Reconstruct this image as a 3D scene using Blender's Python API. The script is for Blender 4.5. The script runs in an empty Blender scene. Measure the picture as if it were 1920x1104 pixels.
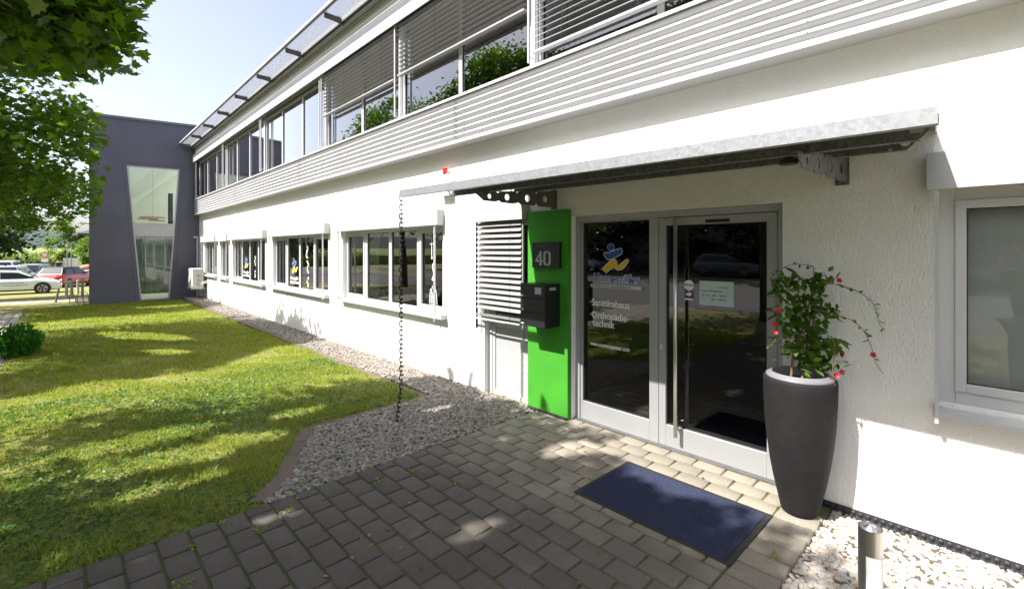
import bpy, math, random
import numpy as np
from mathutils import Vector, Matrix
R = math.radians
random.seed(7); rng = np.random.default_rng(7)
SC = bpy.context.scene

# ------------------------------------------------------------------ camera
YAW = R(43.66)
cam_d = bpy.data.cameras.new('camera'); cam = bpy.data.objects.new('camera', cam_d)
SC.collection.objects.link(cam); SC.camera = cam
cam.location = (0, 0, 1.8); cam.rotation_euler = (R(90), 0, -YAW)
cam_d.sensor_width = 36; cam_d.lens = 877/1920*36
cam_d.shift_y = -(552-469)/1920
cam_d.clip_start = 0.05; cam_d.clip_end = 3000
# ------------------------------------------------------------------ light
SUN = Vector((-1.0, .27, 1.25)).normalized()
w = bpy.data.worlds.new('World'); SC.world = w; w.use_nodes = True
nt = w.node_tree; bg = nt.nodes['Background']
sky = nt.nodes.new('ShaderNodeTexSky'); sky.sky_type = 'NISHITA'; sky.sun_disc = False
sky.sun_elevation = math.asin(SUN.z); sky.sun_rotation = math.atan2(SUN.x, SUN.y)
sky.air_density = 1.0; sky.dust_density = 3.2; sky.ozone_density = 1.0; sky.altitude = 200
hs_ = nt.nodes.new('ShaderNodeHueSaturation'); hs_.inputs['Saturation'].default_value = .66; hs_.inputs['Hue'].default_value = .516
nt.links.new(sky.outputs[0], hs_.inputs['Color']); nt.links.new(hs_.outputs[0], bg.inputs[0]); bg.inputs[1].default_value = 0.125
sl = bpy.data.lights.new('sun', 'SUN'); sl.energy = 5.0; sl.angle = R(.53); sl.color = (1, .955, .90)
so = bpy.data.objects.new('sun', sl); SC.collection.objects.link(so)
so.rotation_euler = SUN.to_track_quat('Z', 'Y').to_euler(); so.location = (-30, 8, 40)
SC.view_settings.view_transform = 'Standard'; SC.view_settings.look = 'None'
SC.view_settings.exposure = 1.33; SC.view_settings.gamma = 1

# ------------------------------------------------------------------ helpers
def link(o):
    SC.collection.objects.link(o); return o
def tag(o, label=None, cat=None, group=None, kind=None):
    if label: o['label'] = label
    if cat: o['category'] = cat
    if group: o['group'] = group
    if kind: o['kind'] = kind
    return o
def empty(name, loc=(0, 0, 0), rz=0, label=None, cat=None, group=None):
    o = link(bpy.data.objects.new(name, None)); o.location = loc; o.rotation_euler = (0, 0, rz)
    o.empty_display_size = .1
    return tag(o, label, cat, group)
class MB:
    def __init__(s): s.v = []; s.f = []; s.m = []
    def add(s, vs, fs, m=0):
        n = len(s.v); s.v += [tuple(v) for v in vs]; s.f += [tuple(i+n for i in f) for f in fs]; s.m += [m]*len(fs); return s
    def box(s, x0, x1, y0, y1, z0, z1, m=0):
        x0, x1 = sorted((x0, x1)); y0, y1 = sorted((y0, y1)); z0, z1 = sorted((z0, z1))
        v = [(x, y, z) for x in (x0, x1) for y in (y0, y1) for z in (z0, z1)]
        return s.add(v, [(0, 1, 3, 2), (4, 6, 7, 5), (0, 4, 5, 1), (2, 3, 7, 6), (0, 2, 6, 4), (1, 5, 7, 3)], m)
    def prism(s, poly, axis, a, b, m=0):
        n = len(poly)
        def P(p, t):
            return {'x': (t, p[0], p[1]), 'y': (p[0], t, p[1]), 'z': (p[0], p[1], t)}[axis]
        vs = [P(p, a) for p in poly]+[P(p, b) for p in poly]
        fs = [tuple(range(n))[::-1], tuple(range(n, 2*n))]+[(i, (i+1) % n, (i+1) % n+n, i+n) for i in range(n)]
        return s.add(vs, fs, m)
    def tube(s, pts, r, n=8, m=0, r2=None, cap=True):
        pts = [Vector(p) for p in pts]; k = len(pts); vs = []; up = Vector((0, 0, 1))
        for i, p in enumerate(pts):
            d = (pts[min(i+1, k-1)]-pts[max(i-1, 0)]).normalized()
            a = d.cross(up if abs(d.z) < .9 else Vector((1, 0, 0))).normalized(); b = d.cross(a)
            rr = r if r2 is None else r+(r2-r)*i/(k-1)
            for j in range(n):
                t = 2*math.pi*j/n; vs.append(p+a*rr*math.cos(t)+b*rr*math.sin(t))
        fs = [(i*n+j, i*n+(j+1) % n, (i+1)*n+(j+1) % n, (i+1)*n+j) for i in range(k-1) for j in range(n)]
        if cap: fs += [tuple(range(n))[::-1], tuple(range((k-1)*n, k*n))]
        return s.add(vs, fs, m)
    def lathe(s, prof, c=(0, 0, 0), n=48, m=0):
        vs = []
        for r, z in prof:
            for j in range(n):
                t = 2*math.pi*j/n; vs.append((c[0]+r*math.cos(t), c[1]+r*math.sin(t), c[2]+z))
        fs = [(i*n+j, i*n+(j+1) % n, (i+1)*n+(j+1) % n, (i+1)*n+j) for i in range(len(prof)-1) for j in range(n)]
        return s.add(vs, fs, m)
    def build(s, name, mat, parent=None, smooth=False, bevel=0, loc=None):
        me = bpy.data.meshes.new(name); me.from_pydata(s.v, [], s.f)
        mats = mat if isinstance(mat, (list, tuple)) else [mat]
        for mm in mats: me.materials.append(mm)
        if len(mats) > 1: me.polygons.foreach_set('material_index', s.m)
        if smooth: me.polygons.foreach_set('use_smooth', [True]*len(me.polygons))
        me.update()
        o = link(bpy.data.objects.new(name, me))
        if parent: o.parent = parent
        if loc: o.location = loc
        if bevel:
            b = o.modifiers.new('bevel', 'BEVEL'); b.width = bevel; b.segments = 2; b.limit_method = 'ANGLE'; b.harden_normals = False
        return o
def mesh_np(name, V, F, mat, parent=None, smooth=False):
    me = bpy.data.meshes.new(name); n, k = F.shape
    me.vertices.add(len(V)); me.vertices.foreach_set('co', np.asarray(V, dtype=np.float32).ravel())
    me.loops.add(n*k); me.loops.foreach_set('vertex_index', F.astype(np.int32).ravel())
    me.polygons.add(n); me.polygons.foreach_set('loop_start', np.arange(0, n*k, k, dtype=np.int32))
    try: me.polygons.foreach_set('loop_total', np.full(n, k, dtype=np.int32))
    except Exception: pass
    if smooth: me.polygons.foreach_set('use_smooth', np.ones(n, dtype=bool))
    me.update(calc_edges=True); me.validate()
    me.materials.append(mat)
    o = link(bpy.data.objects.new(name, me))
    if parent: o.parent = parent
    return o
def copy_tree(o, parent=None):
    c = link(o.copy()); c.parent = parent
    for ch in list(o.children): copy_tree(ch, c)
    return c
def bezier_text(txt, size, mat, name, parent, loc, rot, extrude=.0008, align='LEFT', sx=1, bold=0, shear=0, shape=None):
    cu = bpy.data.curves.new(name, 'FONT'); cu.body = txt; cu.size = size; cu.extrude = extrude
    cu.align_x = align; cu.offset = bold; cu.shear = shear
    ob = bpy.data.objects.new('tmp', cu); SC.collection.objects.link(ob)
    bpy.context.view_layer.update()
    me = bpy.data.meshes.new_from_object(ob.evaluated_get(bpy.context.evaluated_depsgraph_get()))
    bpy.data.objects.remove(ob)
    me.materials.clear(); me.materials.append(mat)
    M = Matrix.Translation(loc) @ rot @ Matrix.Diagonal((sx, 1, 1, 1)); me.transform(M)
    me.name = name; o = link(bpy.data.objects.new(name, me))
    if parent: o.parent = parent
    return o
# text on a plane facing -X (reads towards -Y)
FX = Matrix(((0, 0, -1, 0), (-1, 0, 0, 0), (0, 1, 0, 0), (0, 0, 0, 1)))
# text on a plane facing -Y (reads towards +X)
FY = Matrix(((1, 0, 0, 0), (0, 0, -1, 0), (0, 1, 0, 0), (0, 0, 0, 1)))

# ------------------------------------------------------------------ materials
def mat(name, col, rough=.6, metal=0, spec=.5, noise=None, bump=None, island=None, coat=0, emit=None):
    """noise=(scale, amount, col2, detail, stretch) ; bump=(scale, strength, dist, stretch)"""
    m = bpy.data.materials.new(name); m.use_nodes = True; t = m.node_tree; p = t.nodes['Principled BSDF']
    p.inputs['Base Color'].default_value = (*col, 1); p.inputs['Roughness'].default_value = rough
    p.inputs['Metallic'].default_value = metal; p.inputs['Specular IOR Level'].default_value = spec
    if coat: p.inputs['Coat Weight'].default_value = coat; p.inputs['Coat Roughness'].default_value = .05
    if emit: p.inputs['Emission Color'].default_value = (*col, 1); p.inputs['Emission Strength'].default_value = emit
    tc = t.nodes.new('ShaderNodeTexCoord')
    def coords(st):
        mp = t.nodes.new('ShaderNodeMapping'); mp.inputs['Scale'].default_value = st
        t.links.new(tc.outputs['Object'], mp.inputs[0]); return mp.outputs[0]
    last = None
    if island:
        g = t.nodes.new('ShaderNodeNewGeometry'); r = t.nodes.new('ShaderNodeValToRGB')
        cs = island; r.color_ramp.elements[0].color = (*cs[0], 1); r.color_ramp.elements[1].color = (*cs[-1], 1)
        for i, c in enumerate(cs[1:-1]):
            e = r.color_ramp.elements.new((i+1)/(len(cs)-1)); e.color = (*c, 1)
        t.links.new(g.outputs['Random Per Island'], r.inputs[0]); last = r.outputs[0]
    if noise:
        sc, amt, c2 = noise[:3]; st = noise[4] if len(noise) > 4 else (1, 1, 1)
        nz = t.nodes.new('ShaderNodeTexNoise'); nz.inputs['Scale'].default_value = sc
        nz.inputs['Detail'].default_value = noise[3] if len(noise) > 3 else 6
        t.links.new(coords(st), nz.inputs[0])
        rr = t.nodes.new('ShaderNodeMapRange'); rr.inputs[1].default_value = .35; rr.inputs[2].default_value = .65
        rr.inputs[4].default_value = amt; t.links.new(nz.outputs[0], rr.inputs[0])
        mx = t.nodes.new('ShaderNodeMix'); mx.data_type = 'RGBA'
        t.links.new(rr.outputs[0], mx.inputs[0])
        if last: t.links.new(last, mx.inputs[6])
        else: mx.inputs[6].default_value = (*col, 1)
        mx.inputs[7].default_value = (*c2, 1); last = mx.outputs[2]
    if last: t.links.new(last, p.inputs['Base Color'])
    if bump:
        sc, stg, dist = bump[:3]; st = bump[3] if len(bump) > 3 else (1, 1, 1)
        nz = t.nodes.new('ShaderNodeTexNoise'); nz.inputs['Scale'].default_value = sc; nz.inputs['Detail'].default_value = 5
        t.links.new(coords(st), nz.inputs[0])
        b = t.nodes.new('ShaderNodeBump'); b.inputs['Strength'].default_value = stg; b.inputs['Distance'].default_value = dist
        t.links.new(nz.outputs[0], b.inputs['Height']); t.links.new(b.outputs[0], p.inputs['Normal'])
    return m
def leaf_mat(name, cols, trans=.45, rough=.45):
    m = mat(name, cols[0], rough, island=cols, spec=.35); t = m.node_tree; p = t.nodes['Principled BSDF']
    out = t.nodes['Material Output']; tr = t.nodes.new('ShaderNodeBsdfTranslucent'); mx = t.nodes.new('ShaderNodeMixShader')
    src = p.inputs['Base Color'].links[0].from_socket
    hs = t.nodes.new('ShaderNodeMix'); hs.data_type = 'RGBA'; hs.blend_type = 'MULTIPLY'; hs.inputs[0].default_value = 1
    hs.inputs[7].default_value = (1.5, 1.6, .5, 1); t.links.new(src, hs.inputs[6]); t.links.new(hs.outputs[2], tr.inputs[0])
    mx.inputs[0].default_value = trans
    t.links.new(p.outputs[0], mx.inputs[1]); t.links.new(tr.outputs[0], mx.inputs[2]); t.links.new(mx.outputs[0], out.inputs[0])
    return m
def glass_mat(name, tint=(.8, .85, .83), boost=1.0, ior=1.5, rough=0.0):
    m = bpy.data.materials.new(name); m.use_nodes = True; t = m.node_tree
    for n in list(t.nodes):
        if n.type != 'OUTPUT_MATERIAL': t.nodes.remove(n)
    out = t.nodes['Material Output']; gl = t.nodes.new('ShaderNodeBsdfGlossy'); gl.inputs['Roughness'].default_value = rough
    tr = t.nodes.new('ShaderNodeBsdfTransparent'); tr.inputs[0].default_value = (*tint, 1)
    lw = t.nodes.new('ShaderNodeFresnel'); lw.inputs[0].default_value = ior
    ml = t.nodes.new('ShaderNodeMath'); ml.operation = 'MULTIPLY'; ml.inputs[1].default_value = boost; ml.use_clamp = True
    # very slight waviness of float glass
    tc = t.nodes.new('ShaderNodeTexCoord'); nz = t.nodes.new('ShaderNodeTexNoise'); nz.inputs['Scale'].default_value = 1.3
    nz.inputs['Detail'].default_value = 0
    b = t.nodes.new('ShaderNodeBump'); b.inputs['Strength'].default_value = .02; b.inputs['Distance'].default_value = .05
    t.links.new(tc.outputs['Object'], nz.inputs[0]); t.links.new(nz.outputs[0], b.inputs['Height']); t.links.new(b.outputs[0], gl.inputs['Normal'])
    mx = t.nodes.new('ShaderNodeMixShader'); t.links.new(lw.outputs[0], ml.inputs[0]); t.links.new(ml.outputs[0], mx.inputs[0])
    t.links.new(tr.outputs[0], mx.inputs[1]); t.links.new(gl.outputs[0], mx.inputs[2]); t.links.new(mx.outputs[0], out.inputs[0])
    return m
def stucco(name, col, st=(1, 1, .3), sc=38, strength=.55, dist=.012, c2=None, amt=.25):
    m = mat(name, col, .9, noise=(1.1, amt, c2 or tuple(c*.86 for c in col), 8), bump=(sc, strength, dist, st)); return m
STU = stucco('white_stucco', (.80, .782, .758), (1, 1, .5), 95, .75, .011)
TOWER = stucco('blue_grey_stucco', (.135, .134, .172), (1, 1, 1), 120, .5, .005, (.112, .111, .145), .7)
GREEN = mat('green_paint', (.040, .27, .010), .75, bump=(110, .35, .004), noise=(3.5, .6, (.033, .22, .012), 8))
ALU = mat('silver_alu', (.37, .375, .38), .42, .35, noise=(3, .4, (.33, .335, .34), 4))
ALUW = mat('light_alu', (.50, .505, .52), .45, .1, noise=(2, .5, (.45, .45, .46), 6, (1, 1, .2)))
BOXM = mat('blind_box_alu', (.46, .46, .475), .5, .1, noise=(1.5, .45, (.41, .41, .43), 6, (1, .2, 1)))
CORR = mat('corrugated_alu', (.50, .50, .515), .5, .0, noise=(1.2, .5, (.45, .45, .465), 4))
SLAT = mat('slat_alu', (.34, .34, .335), .45, .2)
SLATW = mat('pale_slat_alu', (.23, .23, .228), .45, .15)
DARKM = mat('dark_steel', (.10, .10, .10), .6, .4, noise=(9, .6, (.17, .165, .15), 8), bump=(60, .2, .002))
def galv_mat(name, a, b, rough=.42, metal=.55):
    m = mat(name, a, rough, metal); t = m.node_tree; p = t.nodes['Principled BSDF']
    tc = t.nodes.new('ShaderNodeTexCoord'); v = t.nodes.new('ShaderNodeTexVoronoi'); v.inputs['Scale'].default_value = 42
    nz = t.nodes.new('ShaderNodeTexNoise'); nz.inputs['Scale'].default_value = 14; nz.inputs['Detail'].default_value = 6
    ad = t.nodes.new('ShaderNodeVectorMath'); ad.operation = 'MULTIPLY_ADD'; ad.inputs[1].default_value = (.06, .06, .06)
    v.inputs['Scale'].default_value = 55; t.links.new(tc.outputs['Object'], nz.inputs[0]); t.links.new(nz.outputs['Color'], ad.inputs[0]); t.links.new(tc.outputs['Object'], ad.inputs[2])
    t.links.new(ad.outputs[0], v.inputs[0])
    r = t.nodes.new('ShaderNodeValToRGB'); r.color_ramp.elements[0].color = (*a, 1); r.color_ramp.elements[1].color = (*b, 1)
    r.color_ramp.elements[0].position = .2; r.color_ramp.elements[1].position = .8
    sp = t.nodes.new('ShaderNodeSeparateColor'); t.links.new(v.outputs['Color'], sp.inputs[0]); t.links.new(sp.outputs[0], r.inputs[0])
    t.links.new(r.outputs[0], p.inputs['Base Color'])
    mr = t.nodes.new('ShaderNodeMapRange'); mr.inputs[3].default_value = rough-.1; mr.inputs[4].default_value = rough+.15
    t.links.new(sp.outputs[1], mr.inputs[0]); t.links.new(mr.outputs[0], p.inputs['Roughness']); return m
GALV = galv_mat('galvanised_sheet', (.225, .235, .25), (.265, .28, .295), .5, .3)
GALVD = galv_mat('dark_galvanised', (.10, .10, .10), (.16, .16, .155), .6, .4)  # darker steel tone of the canopy sheet, purlins and brackets
BLACK = mat('black_plastic', (.012, .012, .014), .5)
BLACKG = mat('black_lacquer', (.012, .013, .017), .38, bump=(200, .08, .001))
WHITE = mat('white_film', (.82, .82, .82), .6)
GREYT = mat('pale_grey_film', (.55, .57, .57), .6)
BLUE = mat('blue_film', (.012, .07, .32), .5)
YEL = mat('yellow_film', (.72, .42, .015), .5)
GLASS = glass_mat('window_glass', (.62, .68, .66), 2.2)
GLASSD = glass_mat('door_glass', (.42, .43, .42), 2.8)
GLASSU = glass_mat('upper_glass', (.55, .58, .6), 4.2)
STEEL = mat('brushed_steel', (.78, .77, .74), .32, 1, bump=(300, .06, .001, (1, 1, .02)))
ROOM = mat('room_paint', (.42, .40, .37), .9)
ROOMF = mat('room_floor', (.10, .085, .07), .5)
ROLLER = mat('grey_roller_blind', (.68, .70, .72), .9, bump=(400, .2, .001))
CURT = mat('pale_curtain', (.5, .55, .5), .9)

# ------------------------------------------------------------------ terrain
TY = [-400, 3.6, 22.4, 27, 31, 41, 50, 72, 160, 300, 700]
TZ = [-.03, -.03, -.14, -.34, -.5, -.88, -.97, -1.0, -1.0, 0., 10.]
def tz(y): return float(np.interp(y, TY, TZ))
GRND = mat('lawn_soil', (.16, .175, .035), .95, noise=(2.3, .75, (.25, .215, .08), 10), bump=(60, .8, .02))
def sheet(name, x0, x1, y0, y1, dz, m, nx=1, kind='structure', edge=None):
    ys = sorted(set([y0, y1]+[y for y in TY if y0 < y < y1])); xs = list(np.linspace(x0, x1, nx+1))
    mb = MB(); V = [(x, y, tz(y)+dz) for y in ys for x in xs]; n = len(xs)
    F = [(j*n+i, j*n+i+1, (j+1)*n+i+1, (j+1)*n+i) for j in range(len(ys)-1) for i in range(n-1)]
    mb.add(V, F); return tag(mb.build(name, m), kind=kind)
sheet('ground', -700, 700, -400, 700, 0, GRND)
ASPH = mat('road_asphalt', (.115, .108, .110), .9, noise=(1.2, .5, (.09, .085, .085), 8), bump=(150, .5, .005))
COBB = mat('concrete_paving', (.30, .28, .25), .9, noise=(3, .5, (.22, .205, .18), 8), bump=(50, .5, .01))
sheet('road', -19, -6.4, -60, 140, .008, ASPH)
PATHM = mat('gravel_path', (.36, .32, .27), .95, noise=(4, .6, (.27, .24, .20), 8), bump=(90, .6, .01))

# parking bay of concrete blocks along the lawn
def block_field(name, x0, x1, y0, y1, px, py, gap, ztop, h, m, off=.5, inside=None, jitter=.002, zf=None, bev=.006):
    V = []; F = []; r = random.Random(3)
    i = 0; x = x0
    while x < x1-.01:
        y = y0-(off*py if i % 2 else 0)
        while y < y1-.01:
            a, b, c, d = x+gap/2, min(x+px, x1+.001)-gap/2, max(y, y0)+gap/2, min(y+py, y1)-gap/2
            if d-c > .03 and (inside is None or inside((a+b)/2, (c+d)/2)):
                j = r.uniform(-jitter, jitter); t1 = r.uniform(-jitter, jitter); zz = ztop+(zf((c+d)/2) if zf else 0)
                n = len(V); e = bev
                V += [(a, c, zz-h), (b, c, zz-h), (b, d, zz-h), (a, d, zz-h)]
                V += [(a, c, zz-e+j), (b, c, zz-e+j), (b, d, zz-e+j+t1), (a, d, zz-e+j+t1)]
                V += [(a+e, c+e, zz+j), (b-e, c+e, zz+j), (b-e, d-e, zz+j+t1), (a+e, d-e, zz+j+t1)]
                for k in range(4):
                    q = (k+1) % 4
                    F += [(n+k, n+q, n+4+q, n+4+k), (n+4+k, n+4+q, n+8+q, n+8+k)]
                F.append((n+8, n+9, n+10, n+11))
            y += py
        x += px; i += 1
    return mesh_np(name, np.array(V), np.array(F), m)
PAVE = mat('concrete_pavers', (.2, .2, .2), .9, island=[(.062, .054, .047), (.082, .072, .062), (.070, .061, .053), (.096, .084, .072)],
           noise=(1.7, .5, (.10, .088, .073), 8), bump=(140, 1.0, .006))
# the dry strip below the canopy has stayed cleaner and paler: weathering fades with distance from the wall
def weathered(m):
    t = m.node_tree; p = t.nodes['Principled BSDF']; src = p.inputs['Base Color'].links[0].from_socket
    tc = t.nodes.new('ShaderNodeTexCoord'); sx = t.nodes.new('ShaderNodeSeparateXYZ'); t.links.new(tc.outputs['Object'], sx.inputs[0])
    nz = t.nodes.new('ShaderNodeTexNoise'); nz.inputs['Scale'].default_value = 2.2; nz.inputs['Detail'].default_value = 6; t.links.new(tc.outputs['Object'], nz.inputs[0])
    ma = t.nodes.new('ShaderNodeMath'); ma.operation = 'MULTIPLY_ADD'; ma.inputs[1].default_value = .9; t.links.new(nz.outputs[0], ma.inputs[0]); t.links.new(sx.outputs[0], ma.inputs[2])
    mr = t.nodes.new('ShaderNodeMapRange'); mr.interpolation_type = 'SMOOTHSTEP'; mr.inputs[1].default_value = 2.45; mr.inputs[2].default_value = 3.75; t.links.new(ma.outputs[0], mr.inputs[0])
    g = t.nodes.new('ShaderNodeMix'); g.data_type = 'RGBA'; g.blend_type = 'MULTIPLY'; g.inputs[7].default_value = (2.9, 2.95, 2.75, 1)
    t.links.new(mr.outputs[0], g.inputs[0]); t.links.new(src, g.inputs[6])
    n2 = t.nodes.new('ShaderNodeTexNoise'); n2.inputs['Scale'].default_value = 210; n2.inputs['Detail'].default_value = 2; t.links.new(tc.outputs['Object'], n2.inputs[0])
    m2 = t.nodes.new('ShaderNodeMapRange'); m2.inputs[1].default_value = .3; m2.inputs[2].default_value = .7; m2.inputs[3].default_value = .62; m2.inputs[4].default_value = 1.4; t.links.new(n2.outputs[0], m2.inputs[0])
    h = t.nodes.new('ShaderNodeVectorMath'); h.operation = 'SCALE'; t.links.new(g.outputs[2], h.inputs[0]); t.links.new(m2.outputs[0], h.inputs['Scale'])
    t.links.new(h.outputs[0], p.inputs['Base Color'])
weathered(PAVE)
def pave_two(o): return o
BAY = mat('bay_blocks', (.2, .2, .2), .9, island=[(.26, .24, .21), (.33, .30, .26), (.29, .27, .24)], bump=(120, .6, .004))
tag(block_field('parking_bay', -6.3, -.75, 6.6, 20.6, .20, .20, .025, .012, .05, BAY, zf=tz), kind='structure')
sheet('parking_bay_bed', -6.35, -.72, 6.5, 20.65, .004, GRND)
JOINT = mat('mossy_joint_sand', (.085, .070, .038), .95, noise=(4, .95, (.075, .088, .014), 8), bump=(150, .8, .006))
# paved forecourt
PY0, PY1 = 1.08, 3.62
mb = MB(); mb.box(-3.0, 4.0, .832, PY1+.01, -.12, -.011); tag(mb.build('paving_bed', JOINT), kind='structure')
o = pave_two(block_field('paving', -3.0, 3.98, PY0, PY1, .162, .2425, .014, 0, .09, PAVE)); tag(o, kind='structure')
o = pave_two(block_field('paving_edge_course', -3.0, 3.7, .825, 1.08, .162, .255, .013, 0, .09, PAVE, off=0)); tag(o, kind='structure')

# ------------------------------------------------------------------ building
B = empty('office_building', (4.2, 10, 0), label='long white two storey office building with corrugated metal band, upper window strip and glazed entrance', cat='building')
Bi = Matrix.Translation((-4.2, -10, 0))
def part(mb, name, m, parent=None, **k):
    o = mb.build(name, m, **k); o.parent = parent or B
    root = o.parent
    # world placed geometry: undo the root offset
    off = Vector((-4.2, -10, 0)) if root is B else Vector((0, 0, 0))
    if root is B: o.location = off
    return o
def holes_wall(x0, x1, ylo, yhi, zlo, zhi, holes):
    ys = sorted(set([ylo, yhi]+[h[0] for h in holes]+[h[1] for h in holes])); zs = sorted(set([zlo, zhi]+[h[2] for h in holes]+[h[3] for h in holes]))
    def solid(i, j):
        if i < 0 or j < 0 or i >= len(ys)-1 or j >= len(zs)-1: return None
        yc, zc = (ys[i]+ys[i+1])/2, (zs[j]+zs[j+1])/2
        return not any(h[0] < yc < h[1] and h[2] < zc < h[3] for h in holes)
    m = MB()
    for i in range(len(ys)-1):
        for j in range(len(zs)-1):
            a, b, c, d = ys[i], ys[i+1], zs[j], zs[j+1]
            if solid(i, j):
                m.add([(x0, a, c), (x0, b, c), (x0, b, d), (x0, a, d)], [(0, 3, 2, 1)])
                m.add([(x1, a, c), (x1, b, c), (x1, b, d), (x1, a, d)], [(0, 1, 2, 3)])
                for di, dj, q in ((-1, 0, [(x0, a, c), (x0, a, d), (x1, a, d), (x1, a, c)]), (1, 0, [(x0, b, c), (x1, b, c), (x1, b, d), (x0, b, d)]),
                                  (0, -1, [(x0, a, c), (x1, a, c), (x1, b, c), (x0, b, c)]), (0, 1, [(x0, a, d), (x0, b, d), (x1, b, d), (x1, a, d)])):
                    if solid(i+di, j+dj) is not True: m.add(q, [(0, 1, 2, 3)])
    return m
WX = 3.9
# ground floor openings: (ylo, yhi, zlo, zhi, frame divisions)
W5 = (5.50, 8.84, .87, 2.16); W4 = (9.55, 13.08, .86, 2.14); W3 = (13.75, 17.15, .86, 2.12)
W2 = (17.62, 18.80, .86, 2.10); W1 = (19.30, 21.30, .86, 2.10); W0 = (-2.2, .275, .86, 2.18)
DOORH = (1.14, 3.17, -.2, 2.16); BLH = (3.62, 4.60, -.2, 2.17)
wall = part(holes_wall(WX, 4.22, -8, 22.4, -.6, 3.35, [W0, W1, W2, W3, W4, W5, DOORH, BLH]), 'wall', STU)
# rooms behind
mb = MB()
def room(mb, x0, x1, y0, y1, z0, z1, mw=0, mf=1):
    v = [(x, y, z) for x in (x0, x1) for y in (y0, y1) for z in (z0, z1)]
    mb.add(v, [(4, 5, 7, 6), (0, 1, 5, 4), (2, 6, 7, 3), (1, 3, 7, 5)], mw); mb.add(v, [(0, 4, 6, 2)], mf)
for a, b in ((-8, 1.0), (1.0, 3.5), (3.5, 9.2), (9.2, 13.4), (13.4, 17.4), (17.4, 22.3)): room(mb, 4.23, 9.5, a+.03, b-.03, 0.012 if a == 1.0 else -.02, 2.95)
for a, b in ((-8, 3.5), (3.5, 9.4), (9.4, 13.6), (13.6, 17.9), (17.9, 22.3)): room(mb, 4.16, 9.5, a+.03, b-.03, 3.4, 5.7)
part(mb, 'interior_room', [ROOM, ROOMF])
mb = MB(); mb.box(9.6, 9.9, -8, 22.4, -.3, 6.0); mb.box(3.95, 9.59, -8.2, -8.0, -.3, 6.0); part(mb, 'rear_wall', STU)

WHITEU = ALUW
def window(name, y0, y1, z0, z1, divs, x=3.965, glassm=GLASS, sash=(), fw=.055, fm=ALUW, lab=None, mid=.045):
    """framed window; the frame is the part, pane its sub-part"""
    mb = MB(); d = .06; sw = .05
    mb.box(x, x+d, y0, y0+fw, z0, z1); mb.box(x, x+d, y1-fw, y1, z0, z1)
    mb.box(x, x+d, y0+fw, y1-fw, z0, z0+fw); mb.box(x, x+d, y0+fw, y1-fw, z1-fw, z1)
    for c in divs: mb.box(x, x+d, c-mid, c+mid, z0+fw, z1-fw)
    edges = [y0+fw-mid]+list(divs)+[y1-fw+mid]
    root = part(mb, 'window', fm, bevel=.004)
    if lab: root['label'] = lab
    fr = None
    for k in range(len(edges)-1):
        a, b = edges[k]+mid, edges[k+1]-mid
        if k in sash:
            sb = MB(); e = .012
            sb.box(x-e, x+d-.01, a, a+sw, z0+fw, z1-fw); sb.box(x-e, x+d-.01, b-sw, b, z0+fw, z1-fw)
            sb.box(x-e, x+d-.01, a+sw, b-sw, z0+fw, z0+fw+sw); sb.box(x-e, x+d-.01, a+sw, b-sw, z1-fw-sw, z1-fw)
            so_ = sb.build('sash_frame', fm, bevel=.003); so_.parent = root
            a += sw; b -= sw; g0, g1 = z0+fw+sw, z1-fw-sw
        else: g0, g1 = z0+fw, z1-fw
        gb = MB(); gb.add([(x+.025, a, g0), (x+.025, b, g0), (x+.025, b, g1), (x+.025, a, g1)], [(0, 3, 2, 1)])
        g = gb.build('pane', glassm); g.parent = root
        rb = MB(); q = .006   # black rubber gasket
        for bb in ((a, a+q, g0, g1), (b-q, b, g0, g1), (a+q, b-q, g0, g0+q), (a+q, b-q, g1-q, g1)): rb.box(x+.018, x+.0245, *bb)
        ro = rb.build('gasket', BLACK); ro.parent = root
    return root
def sill(root, y0, y1, z, x0=3.80, x1=3.965):
    mb = MB(); mb.prism([(x0, z-.035), (x0, z-.003), (x1, z+.018), (x1, z+.006), (x0+.004, z-.012), (x0+.004, z-.035)], 'y', y0, y1)
    mb.box(x0-.003, x1, y0-.006, y0-.001, z-.038, z+.028); mb.box(x0-.003, x1, y1+.001, y1+.006, z-.038, z+.028)
    o = mb.build('sill', BOXM); o.parent = root; return o
def blind_box(root, y0, y1, z0, z1, x0=3.78, x1=3.898, m=None):
    mb = MB(); t = .012
    mb.box(x0, x0+t, y0, y1, z0, z1); mb.box(x0+t, x1, y0, y1, z1-t, z1); mb.box(x0+t, x1, y0, y0+t, z0, z1-t); mb.box(x0+t, x1, y1-t, y1, z0, z1-t)
    mb.box(x0+t+.001, 3.96, y0+t+.02, y1-t-.02, z0+.02, z0+.03)
    o = mb.build('blind_box', m or BOXM, bevel=.003); o.parent = root; return o
def rails(root, ys, z0, z1, x=3.815, zbr=None):
    for y in ys:
        mb = MB(); mb.box(x-.012, x+.012, y-.009, y+.009, z0, z1)
        mb.box(x+.012, 3.965, y-.004, y+.004, z0+.10, z0+.108)
        o = mb.build('guide_rail', ALUW); o.parent = root
win5 = window('w', *W5, [6.26, 7.135, 8.01], sash=(0, 3), lab='wide four part window with crutch stickers, potted plant inside')
sill(win5, 5.42, 8.84, .862); blind_box(win5, 5.485, 8.96, 2.155, 2.375); rails(win5, (5.60, 8.88), .78, 2.16)
win4 = window('w', *W4, [10.47, 11.35, 12.2], sash=(0, 3), lab='four part window with blue and yellow logo beside white arm stickers')
sill(win4, 9.50, 13.10, .855); blind_box(win4, 9.45, 13.19, 2.14, 2.35); rails(win4, (9.62, 13.12), .77, 2.14)
win3 = window('w', *W3, [14.6, 15.45, 16.3], lab='window with tilted side sashes and logo on its green pane', sash=())
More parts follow.
